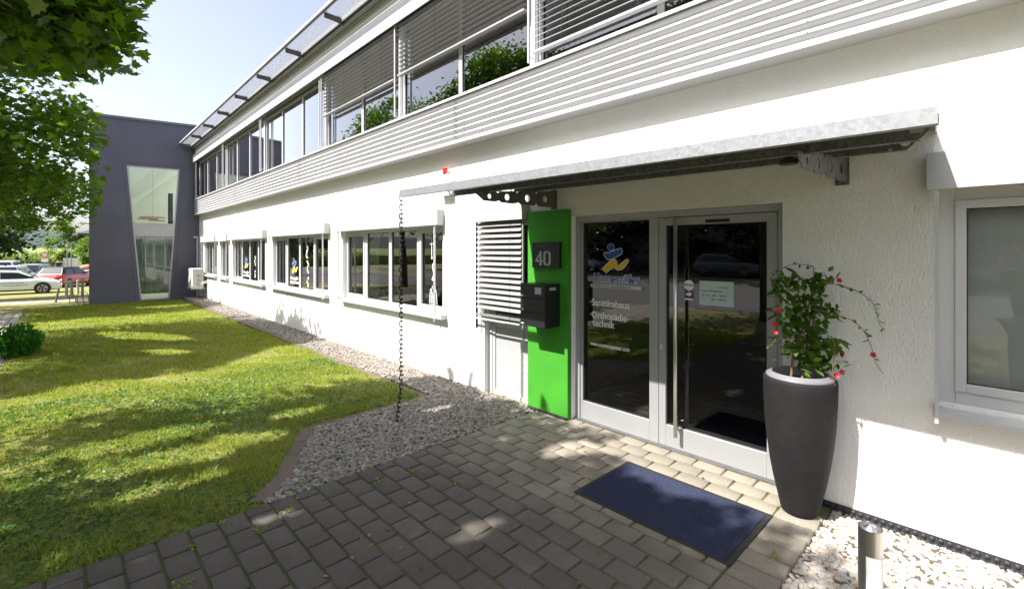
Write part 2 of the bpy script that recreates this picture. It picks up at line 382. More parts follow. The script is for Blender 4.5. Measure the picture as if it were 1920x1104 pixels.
sill(win3, 13.70, 17.17, .855); blind_box(win3, 13.58, 17.32, 2.12, 2.34); rails(win3, (13.8, 17.25), .77, 2.12)
win2 = window('w', *W2, [], lab='narrow single window between two wider ones')
sill(win2, 17.60, 18.82, .855); blind_box(win2, 17.47, 18.98, 2.10, 2.32); rails(win2, (17.6, 18.9), .77, 2.1)
win1 = window('w', *W1, [20.3], lab='far ground floor window nearest the blue grey tower')
sill(win1, 19.25, 21.33, .855); blind_box(win1, 19.12, 21.5, 2.10, 2.32); rails(win1, (19.2, 21.4), .77, 2.1)
win0 = window('w', *W0, [-1.0], glassm=glass_mat('clear_glass', (.88, .9, .89), 2.4), sash=(0, 1), lab='window with grey roller blind right of the entrance', fw=.075)
sill(win0, -2.2, .285, .83, 3.79); blind_box(win0, -2.3, .318, 2.165, 2.388); rails(win0, (.272,), .76, 2.165, x=3.80)
mb = MB(); mb.box(4.07, 4.074, -2.15, .25, .88, 2.2); o = mb.build('roller_blind', ROLLER); o.parent = win0
# tilted sashes of window 3
for (a, b) in ((13.80, 14.55), (16.35, 17.09)):
    mb = MB(); h0, h1 = .92, 2.05
    def tp(u, v): return (3.985+.14*(v-h0)/(h1-h0)+.0, u, v)
    for (p, q, r_, s_) in ((a, a+.05, h0, h1), (b-.05, b, h0, h1), (a+.05, b-.05, h0, h0+.05), (a+.05, b-.05, h1-.05, h1)):
        vs = [tp(p, r_), tp(q, r_), tp(q, s_), tp(p, s_)]; vs2 = [(v[0]+.045, v[1], v[2]) for v in vs]
        mb.add(vs+vs2, [(3, 2, 1, 0), (4, 5, 6, 7), (0, 1, 5, 4), (1, 2, 6, 5), (2, 3, 7, 6), (3, 0, 4, 7)])
    o = mb.build('tilted_sash', ALUW); o.parent = win3
# inside curtains and panels seen through the panes
mb = MB()
def curtain(mb, x, y0, y1, z0, z1, n=40, amp=.02):
    V = []; F = []
    for i in range(n+1):
        y = y0+(y1-y0)*i/n; xx = x+amp*math.sin(i*1.9)+amp*.5*math.sin(i*.7)
        V += [(xx, y, z0), (xx, y, z1)]
        if i: F.append((2*i-2, 2*i, 2*i+1, 2*i-1))
    mb.add(V, F)
for a_ in ((4.3, 8.15, 8.8, .9, 2.1, 12, .01), (4.3, 12.25, 13.0, .9, 2.1, 12, .01), (4.35, 14.6, 16.3, .9, 2.1, 10, .004), (4.3, 19.4, 21.2, .9, 2.1, 14, .01)):
    mb = MB(); curtain(mb, *a_); part(mb, 'curtain', CURT)
mb = MB(); mb.box(4.18, 4.45, 5.4, 8.9, .80, .835); mb.box(4.18, 4.45, 9.5, 13.1, .80, .835); part(mb, 'inner_sill', WHITE)

# --- window stickers (white anatomical drawings and the logo)
def ribbon(mb, pts, w, x=3.984, closed=False, th=.001):
    """flat strip on the glass, pts are (y, z)"""
    P = [Vector((p[0], p[1])) for p in pts]
    if closed: P.append(P[0])
    for a, b in zip(P, P[1:]):
        d = (b-a).normalized(); n = Vector((-d.y, d.x))*w/2; e = d*w*.3
        q = [a-e+n, a-e-n, b+e-n, b+e+n]
        mb.prism([(v.x, v.y) for v in q], 'x', x-th, x)
def poly(mb, pts, x=3.984, th=.001): mb.prism(pts, 'x', x-th, x)
def circ(cy, cz, ry, rz, n=18): return [(cy+ry*math.cos(2*math.pi*i/n), cz+rz*math.sin(2*math.pi*i/n)) for i in range(n)]
s = MB()   # a pair of crutches
for cy in (5.925, 5.855):
    ribbon(s, [(cy, 1.97), (cy-.004, 1.70)], .012); poly(s, circ(cy-.004, 1.685, .016, .022)); ribbon(s, circ(cy, 1.985, .016, .022, 8), .009, closed=True)
    ribbon(s, circ(cy+.026, 1.90, .018, .012, 6), .008, closed=True)
s.build('window_sticker', WHITE).parent = win5
s = MB()   # arm outline
ribbon(s, [(5.90, 1.585), (5.87, 1.60), (5.845, 1.57), (5.86, 1.52), (5.83, 1.47), (5.835, 1.42), (5.87, 1.37), (5.90, 1.345), (5.915, 1.36), (5.885, 1.41), (5.87, 1.45), (5.89, 1.50), (5.905, 1.545)], .014, closed=True)
ribbon(s, [(5.865, 1.45), (5.84, 1.44)], .014); ribbon(s, [(5.895, 1.38), (5.88, 1.36)], .012); s.build('window_sticker', WHITE).parent = win5
s = MB()   # torso with brace
for sg in (-1, 1):
    c0 = 5.885; ribbon(s, [(c0+sg*.02, 1.265), (c0+sg*.022, 1.225), (c0+sg*.07, 1.21), (c0+sg*.085, 1.15), (c0+sg*.10, .99)], .009)
    ribbon(s, [(c0+sg*.055, 1.17), (c0+sg*.06, 1.0)], .009); ribbon(s, [(c0+sg*.045, 1.21), (c0+sg*.012, 1.10), (c0+sg*.045, 1.04)], .013)
for z in (1.10, 1.065, 1.03, .995): ribbon(s, [(5.84, z), (5.93, z)], .011)
s.build('window_sticker', WHITE).parent = win5

LOGO = dict(
 head=circ(2.748, 1.83, .040, .033, 20),
 blue=[(2.833, 1.759), (2.822, 1.774), (2.781, 1.769), (2.636, 1.818), (2.616, 1.804), (2.616, 1.772), (2.636, 1.755), (2.753, 1.707), (2.795, 1.709), (2.809, 1.721)],
 yel=[(2.852, 1.607), (2.739, 1.704), (2.711, 1.71), (2.69, 1.701), (2.67, 1.65), (2.652, 1.642), (2.595, 1.689), (2.562, 1.709), (2.544, 1.703), (2.546, 1.684), (2.609, 1.614), (2.663, 1.599), (2.704, 1.623), (2.718, 1.64), (2.805, 1.569)])
def tri_poly(mb, pts, x, th):
    from mathutils.geometry import tessellate_polygon
    tr = tessellate_polygon([[Vector((0, p[0], p[1])) for p in pts]])
    n = len(pts); vs = [(x, *p) for p in pts]+[(x-th, *p) for p in pts]
    fs = [tuple(t) for t in tr]+[tuple(i+n for i in t[::-1]) for t in tr]+[(i, (i+1) % n, (i+1) % n+n, i+n) for i in range(n)]
    mb.add(vs, fs)
def logo(parent, cy, cz, k, x, off=True):
    f = lambda pts: [(cy+(p[0]-2.70)*k, cz+(p[1]-1.72)*k) for p in pts]
    wb = MB()
    for key in LOGO:
        P = f(LOGO[key]); ribbon(wb, P, .012*k, x+.0005, closed=True, th=.0006)
    o = wb.build('logo_outline', WHITE); o.parent = parent
    for key, mm in (('head', BLUE), ('blue', BLUE), ('yel', YEL)):
        mb = MB(); tri_poly(mb, f(LOGO[key]), x, .0012); o = mb.build('logo', mm); o.parent = parent
def word(parent, txt, y, z, size, x, m, sx=1, bold=0, shear=0, name='lettering', align='LEFT', ex=.0006):
    return bezier_text(txt, size, m, name, parent, Vector((x, y, z)), FX, ex, align, sx, bold, shear)
# logos on windows 4 and 3
for wn, cy, zz in ((win4, 11.75, 1.42), (win3, 15.9, 1.42)):
    logo(wn, cy, zz, 1.25, 3.984)
    word(wn, 'Nonnengäßer', cy+.30, zz-.33, .115, 3.984, WHITE, .85, .003, .2)
    mb = MB(); mb.box(3.983, 3.984, cy-.30, cy+.30, zz-.42, zz-.375); o = mb.build('logo_bar', WHITE); o.parent = wn
def limb_sticker(wn, cy, z0, z1, seed):
    r = random.Random(seed); s = MB(); n = 9; P = []; Q = []
    for i in range(n):
        z = z1+(z0-z1)*i/(n-1); wob = .04*math.sin(i*1.1+seed); P.append((cy+wob-.03, z)); Q.append((cy+wob+.03+.015*math.sin(i*2), z))
    ribbon(s, P, .016); ribbon(s, Q, .016)
    for i in range(0, n, 2): ribbon(s, [P[i], Q[i]], .02)
    for i in range(1, n-1, 3): ribbon(s, [P[i], Q[i+1]], .03)
    o = s.build('window_sticker', WHITE); o.parent = wn
limb_sticker(win4, 10.95, 1.62, 1.98, 1); limb_sticker(win4, 10.9, 1.28, 1.55, 2); limb_sticker(win4, 10.9, .96, 1.18, 4)
limb_sticker(win3, 15.0, 1.35, 1.62, 3); limb_sticker(win3, 15.0, 1.0, 1.2, 5)

# --- entrance door
DX = 3.985
mb = MB(); f = .05
mb.box(DX-.015, DX+.09, 1.14, 1.195, 0, 2.158); mb.box(DX-.015, DX+.09, 3.115, 3.168, 0, 2.158); mb.box(DX-.015, DX+.09, 1.195, 3.115, 2.10, 2.158)
door = part(mb, 'entrance_door', ALU, bevel=.004)
def dpart(mb, name, m, **k): o = mb.build(name, m, **k); o.parent = door; return o
mb = MB()   # fixed side light
mb.box(DX, DX+.07, 3.085, 3.114, .002, 2.099); mb.box(DX, DX+.07, 2.205, 2.30, .002, 2.099); mb.box(DX, DX+.07, 2.30, 3.085, .002, .20); mb.box(DX, DX+.07, 2.30, 3.085, 2.088, 2.099)
dpart(mb, 'sidelight_frame', ALU, bevel=.003)
mb = MB()   # leaf
mb.box(DX-.006, DX+.06, 2.13, 2.198, .012, 2.095); mb.box(DX-.006, DX+.06, 1.20, 1.275, .012, 2.095); mb.box(DX-.006, DX+.06, 1.275, 2.13, .012, .205); mb.box(DX-.006, DX+.06, 1.275, 2.13, 2.025, 2.095)
dpart(mb, 'door_leaf', ALU, bevel=.003)
mb = MB(); mb.add([(DX+.03, 2.30, .20), (DX+.03, 3.085, .20), (DX+.03, 3.085, 2.088), (DX+.03, 2.30, 2.088)], [(0, 3, 2, 1)]); dpart(mb, 'pane', GLASSD)
mb = MB(); mb.add([(DX+.03, 1.275, .205), (DX+.03, 2.13, .205), (DX+.03, 2.13, 2.025), (DX+.03, 1.275, 2.025)], [(0, 3, 2, 1)]); dpart(mb, 'pane', GLASSD)
mb = MB()
for (a, b, c, d) in ((2.30, 3.085, .20, 2.088), (1.275, 2.13, .205, 2.025)):
    for bb in ((a, a+.008, c, d), (b-.008, b, c, d), (a+.008, b-.008, c, c+.01), (a+.008, b-.008, d-.008, d)): mb.box(DX+.02, DX+.0295, *bb)
dpart(mb, 'gasket', BLACK)
mb = MB(); mb.tube([(3.905, 1.997, .145), (3.905, 1.997, 2.085)], .0165, 20); 
for z in (.24, 2.0): mb.tube([(3.905, 1.997, z), (3.95, 2.02, z), (3.984, 2.05, z)], .009, 10)
dpart(mb, 'handle', STEEL, smooth=True)
mb = MB(); mb.box(DX-.012, DX-.006, 1.56, 1.76, 2.035, 2.062); dpart(mb, 'door_sensor', BLACK)
mb = MB(); mb.box(DX-.02, DX-.006, 2.145, 2.185, 1.85, 1.925); mb.box(DX-.014, DX-.006, 2.14, 2.19, 1.76, 1.84); dpart(mb, 'lock_fitting', ALU, bevel=.004)
mb = MB(); mb.prism(circ(2.168, .91, .014, .03), 'x', DX-.016, DX-.006); dpart(mb, 'lock_cylinder', STEEL)
mb = MB(); mb.box(3.93, 4.08, 1.14, 3.168, -.005, .0115); dpart(mb, 'threshold', DARKM)
GX = DX+.028
logo(door, 2.70, 1.72, 1.0, GX)
mb_ = word(door, 'Nonnengäßer', 2.985, 1.475, .125, GX+.0015, WHITE, .80, .0042, .25)
mb_ = word(door, 'Nonnengäßer', 2.985, 1.475, .125, GX, BLUE, .80, .0, .25)
mb = MB(); mb.box(GX-.001, GX, 2.40, 3.00, 1.415, 1.447); dpart(mb, 'lettering_bar', GREYT)
word(door, 'Orthopädie-Technik. Individuell. Menschlich.', 2.99, 1.423, .0265, GX-.002, BLACK, 1.0)
mb = MB(); mb.box(GX-.001, GX, 2.37, 2.392, 1.413, 1.443); dpart(mb, 'lettering_bar', mat('film_grey', (.2, .2, .2), .6))
word(door, '·Sanitätshaus', 3.012, 1.222, .098, GX, WHITE, .96, .002)
word(door, '·Orthopädie-', 3.012, 1.093, .098, GX, WHITE, .92, .002)
word(door, 'technik', 2.975, 1.008, .098, GX, WHITE, .92, .002)
word(door, 'www.nonnengaesser.com', 3.005, .80, .062, GX, WHITE, .74, .0012)
mb = MB(); mb.prism(circ(1.925, 1.488, .046, .046, 32), 'x', GX-.001, GX); dpart(mb, 'door_sticker', WHITE)
word(door, 'DRÜCKEN', 1.925, 1.482, .0225, GX-.0022, BLACK, .85, .0003, align='CENTER')
mb = MB(); mb.box(GX-.001, GX, 1.884, 1.964, 1.372, 1.437); dpart(mb, 'door_sticker', mat('violet_film', (.07, .05, .2), .6))
mb = MB(); mb.box(GX-.001, GX, 1.884, 1.964, 1.356, 1.371); mb.prism([(1.95, 1.415), (1.955, 1.402), (1.915, 1.392), (1.897, 1.408), (1.905, 1.425)], 'x', GX-.0021, GX-.0011); mb.box(GX-.0021, GX-.0011, 1.92, 1.926, 1.420, 1.434)
dpart(mb, 'door_sticker', WHITE)
PAP = mat('opening_hours_paper', (.50, .60, .60), .8)
mb = MB(); mb.box(GX-.001, GX, 1.538, 1.828, 1.325, 1.534); dpart(mb, 'opening_hours_notice', PAP)
DKT = mat('print_grey', (.06, .07, .08), .7)
word(door, 'Unsere Öffnungszeiten:', 1.805, 1.443, .021, GX-.0022, DKT, .9)
word(door, 'Mo - Do:   8.00 - 17.00 Uhr', 1.805, 1.405, .021, GX-.0022, DKT, .9)
word(door, 'Fr:           8.00 - 15.30 Uhr', 1.805, 1.372, .021, GX-.0022, DKT, .9)
word(door, 'Nonnengäßer', 1.655, 1.478, .014, GX-.0022, DKT, 1)
mb = MB(); mb.prism([(1.69, 1.482), (1.678, 1.492), (1.668, 1.483), (1.658, 1.49), (1.665, 1.478), (1.68, 1.476)], 'x', GX-.0022, GX-.0012); dpart(mb, 'lettering', YEL)

# --- grey service door with exterior blind beside the pillar
mb = MB()
mb.box(3.975, 4.05, 4.535, 4.598, -.06, 2.16); mb.box(3.975, 4.05, 3.622, 3.68, -.06, 2.16); mb.box(3.975, 4.05, 3.68, 4.535, 2.10, 2.16)
mb.box(3.985, 4.03, 4.49, 4.534, -.05, 2.10); mb.box(3.985, 4.03, 3.681, 3.73, -.05, 2.10); mb.box(3.985, 4.03, 3.73, 4.49, -.05, .02); mb.box(3.985, 4.03, 3.73, 4.49, .83, .90)
sdoor = part(mb, 'service_door', ALUW, bevel=.003)
mb = MB(); mb.box(4.0, 4.02, 3.73, 4.49, .02, .83); o = mb.build('door_panel', mat('panel_grey', (.36, .365, .375), .5, noise=(2, .5, (.31, .315, .32), 6))); o.parent = sdoor
mb = MB(); mb.add([(4.01, 3.73, .9), (4.01, 4.49, .9), (4.01, 4.49, 2.10), (4.01, 3.73, 2.10)], [(0, 3, 2, 1)]); o = mb.build('pane', GLASS); o.parent = sdoor
blind_box(sdoor, 3.80, 4.67, 2.155, 2.36)
def slats(mb, x, y0, y1, ztop, zbot, pitch, depth, tilt, bottom=True, crown=.006):
    n = int((ztop-zbot)/pitch); c, s_ = math.cos(tilt), math.sin(tilt)
    for i in range(n):
        zc = ztop-(i+.5)*pitch; P = []
        for k in range(5):
            u = (k/4-.5)*depth; h = crown*(1-(2*k/4-1)**2); P.append((x+u*c-h*s_, zc+u*s_+h*c))
        Q = [(p[0]+.0005, p[1]-.0011) for p in P[::-1]]
        pts = P+Q; nn = len(pts)
        vs = [(p[0], y0, p[1]) for p in pts]+[(p[0], y1, p[1]) for p in pts]
        fs = [(j, (j+1) % nn, (j+1) % nn+nn, j+nn) for j in range(nn)]
        mb.add(vs, fs)
    if bottom: mb.box(x-depth*.42, x+depth*.42, y0, y1, zbot-.028, zbot-.006)
def tapes(mb, x, ys, z0, z1, depth):
    for y in ys:
        mb.box(x-depth*.62, x-depth*.62+.0018, y-.002, y+.002, z0, z1); mb.box(x+depth*.55, x+depth*.55+.0018, y-.002, y+.002, z0, z1)
mb = MB(); slats(mb, 3.84, 3.855, 4.665, 2.155, 1.00, .0685, .078, R(47)); o = mb.build('blind_slats', SLATW); o.parent = sdoor
mb = MB(); tapes(mb, 3.84, (4.56, 4.02), .97, 2.16, .078); o = mb.build('blind_cord', BLACK); o.parent = sdoor
for y, zb in ((3.835, .76), (4.683, .80)):
    mb = MB(); mb.box(3.828, 3.852, y-.01, y+.01, zb, 2.155); o = mb.build('guide_rail', SLATW if y < 4 else BLACK); o.parent = sdoor
mb = MB(); mb.box(3.80, 3.815, 3.86, 4.76, .925, .945); o = mb.build('blind_bottom_bar', ALUW); o.parent = sdoor

# --- green pillar
mb = MB(); mb.box(3.84, 4.06, 3.172, 3.762, .0, 2.235); pil = part(mb, 'pillar', GREEN, bevel=.004); pil['label'] = 'bright green painted pillar beside the glass door'
MEMB = mat('dimple_membrane', (.025, .025, .03), .55)
def membrane(ys, x, z0, z1, name='membrane', parent=None):
    mb = MB(); y0, y1 = ys; mb.box(x-.006, x-.001, y0, y1, z0, z1)
    y = y0+.02; 
    while y < y1-.02:
        for zz in (z0+(z1-z0)*.75, z0+(z1-z0)*.3):
            yy = y+(0 if zz > (z0+z1)/2 else .02)
            P = []
            for (r_, d) in ((.015, .006), (.012, .016), (.006, .020)):
                P.append([(x-d, yy+r_*math.cos(2*math.pi*i/8), zz+r_*.9*math.sin(2*math.pi*i/8)) for i in range(8)])
            vs = sum(P, []); fs = [(k*8+i, k*8+(i+1) % 8, (k+1)*8+(i+1) % 8, (k+1)*8+i) for k in range(2) for i in range(8)]+[tuple(range(16, 24))]
            mb.add(vs, fs)
        y += .04
    return part(mb, name, parent=parent, m=MEMB, smooth=False)
membrane((3.175, 3.76), 3.836, -.01, .028, 'dimple_membrane')
membrane((-1.2, .98), 3.897, -.04, .035, 'dimple_membrane')

# --- upper floor
CX0 = 3.73
mb = MB()   # corrugated apron
def corr(mb, y0, y1, z0, z1, x, pitch=.0785, amp=.019, seg=14):
    n = int(round((z1-z0)/pitch*seg)); V = []; F = []
    for i in range(n+1):
        z = z0+(z1-z0)*i/n; xx = x-amp*math.cos(2*math.pi*(z-z0)/pitch); V += [(xx, y0, z), (xx, y1, z)]
        if i: F.append((2*i-2, 2*i, 2*i+1, 2*i-1))
    mb.add(V, F)
seams = [-8, -.9, 5.0, 10.72, 16.15, 22.25]
for a, b in zip(seams, seams[1:]): corr(mb, a, b-.012, 3.225, 3.785, CX0)
for zz in (4.0,): pass
part(mb, 'corrugated_cladding', CORR, smooth=True)
for yj in seams[1:-1]:
    mb = MB(); n = 60
    for i in range(n):
        z = 3.23+.55*i/n; xx = CX0-.019*math.cos(2*math.pi*(z-3.225)/.0785); mb.box(xx-.004, xx+.01, yj-.016, yj+.004, z, z+.55/n)
    part(mb, 'cladding_joint', ALU)
mb = MB()
for yj in list(np.arange(-1, 22, 1.93)):
    for k in range(7): mb.tube([(CX0-.024, yj, 3.225+.0785*k), (CX0-.017, yj, 3.225+.0785*k)], .005, 6)
part(mb, 'cladding_screw', DARKM)
mb = MB(); mb.box(CX0-.038, CX0-.030, -8, 22.3, 3.198, 3.240); mb.box(CX0-.030, 3.899, -8, 22.3, 3.200, 3.207); part(mb, 'drip_flashing', ALUW)
mb = MB(); mb.box(3.752, 3.93, -8, 22.38, 3.210, 3.80); mb.box(3.752, 3.93, -8, 22.38, 5.36, 5.95); part(mb, 'upper_wall', STU)
mb = MB()   # left end corrugated return and upper strip
corr(mb, 22.0, 22.3, 3.80, 5.27, 3.745); corr(mb, -8, 22.3, 5.56, 5.87, 3.745)
part(mb, 'corrugated_cladding', mat('shaded_cladding', (.52, .52, .53), .45, .4), smooth=True)
mb = MB()   # upper sill profile
mb.prism([(3.69, 3.79), (3.69, 3.822), (3.84, 3.845), (3.84, 3.80)], 'y', -8, 22.2); part(mb, 'upper_sill', ALUW)
units = [(-8, -3.6), (-3.55, -.05), (0, 3.58), (3.66, 6.50), (6.56, 9.42), (9.50, 13.42), (13.55, 17.52), (17.62, 21.95)]
divs = [[-5.8], [-1.9], [.75, 2.1], [5.02], [7.88], [10.8, 12.15], [14.95, 16.3], [19.0, 20.45]]
for (a, b), dv in zip(units, divs):
    window('w', a, b, 3.84, 5.28, dv, x=3.83, glassm=GLASSU, fw=.06, mid=.035)
mb = MB()
for y in (-.025, 3.62, 6.53, 9.46, 13.485, 17.57): mb = MB(); mb.box(3.80, 3.90, y-.045, y+.045, 3.84, 5.30); part(mb, 'window_post', ALUW, bevel=.003)
for y in (-.03, 3.62, 6.53, 9.42, 9.52, 13.43, 13.55, 17.50, 17.62, 21.9):
    mb = MB(); mb.box(3.70, 3.722, y-.012, y+.012, 3.87, 5.28); mb.box(3.722, 3.80, y-.004, y+.004, 3.93, 3.94); part(mb, 'guide_rail', ALUW)
mb = MB(); mb.box(3.655, 3.672, -8, 22.25, 5.275, 5.54); mb.box(3.672, 3.745, -8, 22.25, 5.53, 5.54)
part(mb, 'blind_fascia', ALUW)
mb = MB(); mb.box(3.673, 3.83, -8, 22.25, 5.30, 5.36); part(mb, 'blind_pocket', DARKM)
for (a, b, zb, tl, m_) in ((3.70, 6.47, 4.515, R(10), SLAT), (6.59, 9.40, 4.49, R(10), SLAT), (0.02, 3.58, 3.99, R(26), ALUW), (-3.5, -.06, 3.99, R(26), ALUW)):
    mb = MB(); slats(mb, 3.745, a, b, 5.30, zb, .070, .078, tl); o = part(mb, 'blind_slats', m_)
    for i in range(4): mb = MB(); tapes(mb, 3.745, [a+(b-a)*(i+.5)/4], zb-.02, 5.29, .078); part(mb, 'blind_cord', BLACK)
# roof edge, gutter, sun shade
mb = MB(); mb.box(3.60, 9.95, -8, 22.5, 5.90, 6.02); part(mb, 'roof', mat('roof_edge_grey', (.20, .20, .20), .6, .3))
mb = MB(); mb.tube([(3.66, -8, 5.86), (3.66, 22.3, 5.86)], .035, 12); part(mb, 'gutter', mat('zinc_gutter', (.30, .30, .29), .5, .5), smooth=True)
mb = MB(); mb.box(3.585, 3.592, -8, 22.3, 5.90, 5.96); part(mb, 'shade_inner_bar', ALUW)
SH = bpy.data.materials.new('translucent_shade'); SH.use_nodes = True; t = SH.node_tree
p_ = t.nodes['Principled BSDF']; p_.inputs['Base Color'].default_value = (.36, .37, .39, 1); p_.inputs['Roughness'].default_value = .5
tr = t.nodes.new('ShaderNodeBsdfTranslucent'); tr.inputs[0].default_value = (.42, .44, .47, 1); tp_ = t.nodes.new('ShaderNodeBsdfTransparent')
m1 = t.nodes.new('ShaderNodeMixShader'); m1.inputs[0].default_value = .55; m2 = t.nodes.new('ShaderNodeMixShader'); m2.inputs[0].default_value = .38
t.links.new(p_.outputs[0], m1.inputs[1]); t.links.new(tr.outputs[0], m1.inputs[2]); t.links.new(m1.outputs[0], m2.inputs[1]); t.links.new(tp_.outputs[0], m2.inputs[2])
t.links.new(m2.outputs[0], t.nodes['Material Output'].inputs[0])
mb = MB(); n = 72; V = []; F = []
for i in range(n+1):
    x = 3.285+(3.575-3.285)*i/n; z = 5.975+.006*math.sin(2*math.pi*i/8); V += [(x, -8, z), (x, 22.45, z)]
    if i: F.append((2*i-2, 2*i-1, 2*i+1, 2*i))
mb.add(V, F); part(mb, 'sun_shade_panel', SH)
mb = MB(); y = -8
while y < 22.4: mb.box(3.285, 3.575, y, y+.004, 5.984, 5.988); y += .05
part(mb, 'sun_shade_grid', ALUW)
mb = MB(); mb.box(3.262, 3.27, -8, 22.45, 5.955, 6.01); part(mb, 'sun_shade_edge', DARKM)
mb = MB(); mb.box(3.225, 3.258, -8, 22.45, 5.975, 6.02); part(mb, 'sun_shade_rim', ALUW)
BRK = galv_mat('bracket_steel', (.06, .06, .062), (.10, .10, .10), .6, .4)
for k in range(16):
    y = 22.2-k*2.0
    mb = MB(); mb.prism([(3.275, 5.872), (3.275, 5.965), (3.64, 5.965), (3.64, 5.84), (3.45, 5.868)], 'y', y-.006, y+.006)
    for i in range(12): mb.prism([(3.285+i*.025, 5.9655), (3.2975+i*.025, 5.9655), (3.291+i*.025, 5.98)], 'y', y-.006, y+.006)
    mb.box(3.31, 3.322, y-.012, y+.012, 5.9655, 6.0); mb.box(3.52, 3.532, y-.012, y+.012, 5.9655, 6.0)
    part(mb, 'sun_shade_bracket', BRK)

# ------------------------------------------------------------------ tower
TYF = 22.42
T_ = empty('grey_tower', (3, TYF+2, -.2), label='blue grey rendered block with a tall tapered window at the far end', cat='building')
def tpart(mb, name, m, parent=None, **k):
    o = mb.build(name, m, **k); o.parent = parent or T_
    if parent is None: o.location = (-3, -TYF-2, .2)
    return o
top = lambda x: 6.64+(x-.6)*.042
TW = [(1.635, 4.95), (3.26, 4.99), (2.94, -.10), (2.03, -.10)]   # opening corners tl tr br bl
mb = MB()
XL, XR = .602, 9.5; z0 = -.9
# front face around the opening
Vv = [(XL, TYF, z0), (XL, TYF, top(XL)), (XR, TYF, top(XR)), (XR, TYF, z0), (TW[0][0], TYF, TW[0][1]), (TW[1][0], TYF, TW[1][1]), (TW[2][0], TYF, TW[2][1]), (TW[3][0], TYF, TW[3][1])]
mb.add(Vv, [(0, 7, 4, 1), (1, 4, 5, 2), (2, 5, 6, 3), (3, 6, 7, 0)])
dd = .09
Vr = [(p[0], TYF, p[1]) for p in TW]+[(p[0], TYF+dd, p[1]) for p in TW]
mb.add(Vr, [(0, 4, 5, 1), (1, 5, 6, 2), (2, 6, 7, 3), (3, 7, 4, 0)])
xb = 1.35; yb = 31
mb.add([(XL, TYF, z0), (xb, yb, z0), (xb, yb, top(xb)), (XL, TYF, top(XL))], [(0, 3, 2, 1)])
mb.add([(xb, yb, z0), (XR, yb, z0), (XR, yb, top(XR)), (xb, yb, top(xb))], [(0, 1, 2, 3)])
mb.add([(XR, yb, z0), (XR, TYF, z0), (XR, TYF, top(XR)), (XR, yb, top(XR))], [(0, 1, 2, 3)])
q_ = lambda x, y: (x, y, top(x)-.004)
mb.add([q_(XL, TYF), q_(XR, TYF), q_(XR, TYF+.6), q_(XL+.03, TYF+.6)], [(0, 1, 2, 3)]); mb.add([q_(5.2, TYF+.6), q_(XR, TYF+.6), q_(XR, yb), q_(5.2, yb)], [(0, 1, 2, 3)])
mb.add([q_(XL+.3, 27), q_(5.2, 27), q_(5.2, yb), q_(xb, yb)], [(0, 1, 2, 3)])  # unseen roof opening left between, added so daylight brightens the room
tpart(mb, 'wall', TOWER)
mb = MB(); mb.prism([(XL-.05, top(XL)-.035), (XL-.05, top(XL)+.05), (XR, top(XR)+.05), (XR, top(XR)-.035)], 'y', TYF-.05, TYF-.003)
mb.add([(XL-.05, TYF-.05, top(XL)+.05), (XR, TYF-.05, top(XR)+.05), (XR, TYF+.3, top(XR)+.05), (XL-.02, TYF+.3, top(XL)+.05)], [(0, 1, 2, 3)])
tpart(mb, 'roof_coping', mat('coping_grey', (.16, .19, .20), .5, .4))
mb = MB()
G0 = [(TW[0][0]-.11, TW[0][1]+.10), (TW[1][0]+.11, TW[1][1]+.10), (TW[2][0]+.13, -.12), (TW[3][0]-.13, -.12)]
def bar(mb, a, b, w, y0, y1):
    a = Vector(a); b = Vector(b); d = (b-a).normalized(); n = Vector((-d.y, d.x))*w/2
    mb.prism([tuple(a+n), tuple(a-n), tuple(b-n), tuple(b+n)], 'y', y0, y1)
for a, b in ((G0[0], G0[1]), (G0[1], G0[2]), (G0[3], G0[0])): bar(mb, a, b, .008, TYF-.002, TYF-.0005)
tpart(mb, 'groove', mat('groove_dark', (.03, .03, .045), .9))
mb = MB(); e = .02; yf0, yf1 = TYF+.02, TYF+.075
ins = [(TW[0][0]+.026, TW[0][1]-.022), (TW[1][0]-.026, TW[1][1]-.022), (TW[2][0]-.026, TW[2][1]+.03), (TW[3][0]+.026, TW[3][1]+.03)]
for i in range(4): bar(mb, ins[i], ins[(i+1) % 4], .045, yf0, yf1)
lx = lambda z: TW[3][0]+(TW[0][0]-TW[3][0])*(z+.10)/5.05
rx = lambda z: TW[2][0]+(TW[1][0]-TW[2][0])*(z+.10)/5.09
twin = tpart(mb, 'tapered_window', ALUW)
mb = MB(); mb.prism([(lx(2.38)+.03, 2.38), (rx(2.38)-.03, 2.38), (rx(2.79)-.03, 2.79), (lx(2.79)+.03, 2.79)], 'y', TYF+.03, TYF+.08); o = mb.build('spandrel_panel', ALUW); o.parent = twin
for z in (2.36, 2.81):
    mb = MB(); mb.box(lx(z)+.03, rx(z)-.03, TYF+.015, TYF+.085, z-.02, z+.02); o = mb.build('window_rail', ALUW); o.parent = twin
TG = glass_mat('tower_glass', (.56, .63, .57), 1.9)
mb = MB()
mb.add([(lx(2.8)+.03, TYF+.05, 2.83), (rx(2.8)-.03, TYF+.05, 2.83), (TW[1][0]-.04, TYF+.05, 4.95), (TW[0][0]+.04, TYF+.05, 4.91)], [(0, 1, 2, 3)])
o = mb.build('pane', TG); o.parent = twin
mb = MB(); mb.add([(TW[3][0]+.03, TYF+.05, -.06), (TW[2][0]-.03, TYF+.05, -.06), (rx(2.34)-.03, TYF+.05, 2.34), (lx(2.34)+.03, TYF+.05, 2.34)], [(0, 1, 2, 3)])
o = mb.build('pane', TG); o.parent = twin
TR = mat('tower_room_paint', (.85, .87, .78), .9)
mb = MB()
v = [(x, y, z) for x in (.95, 5.1) for y in (TYF+.3, 26.8) for z in (-.1, 6.55)]
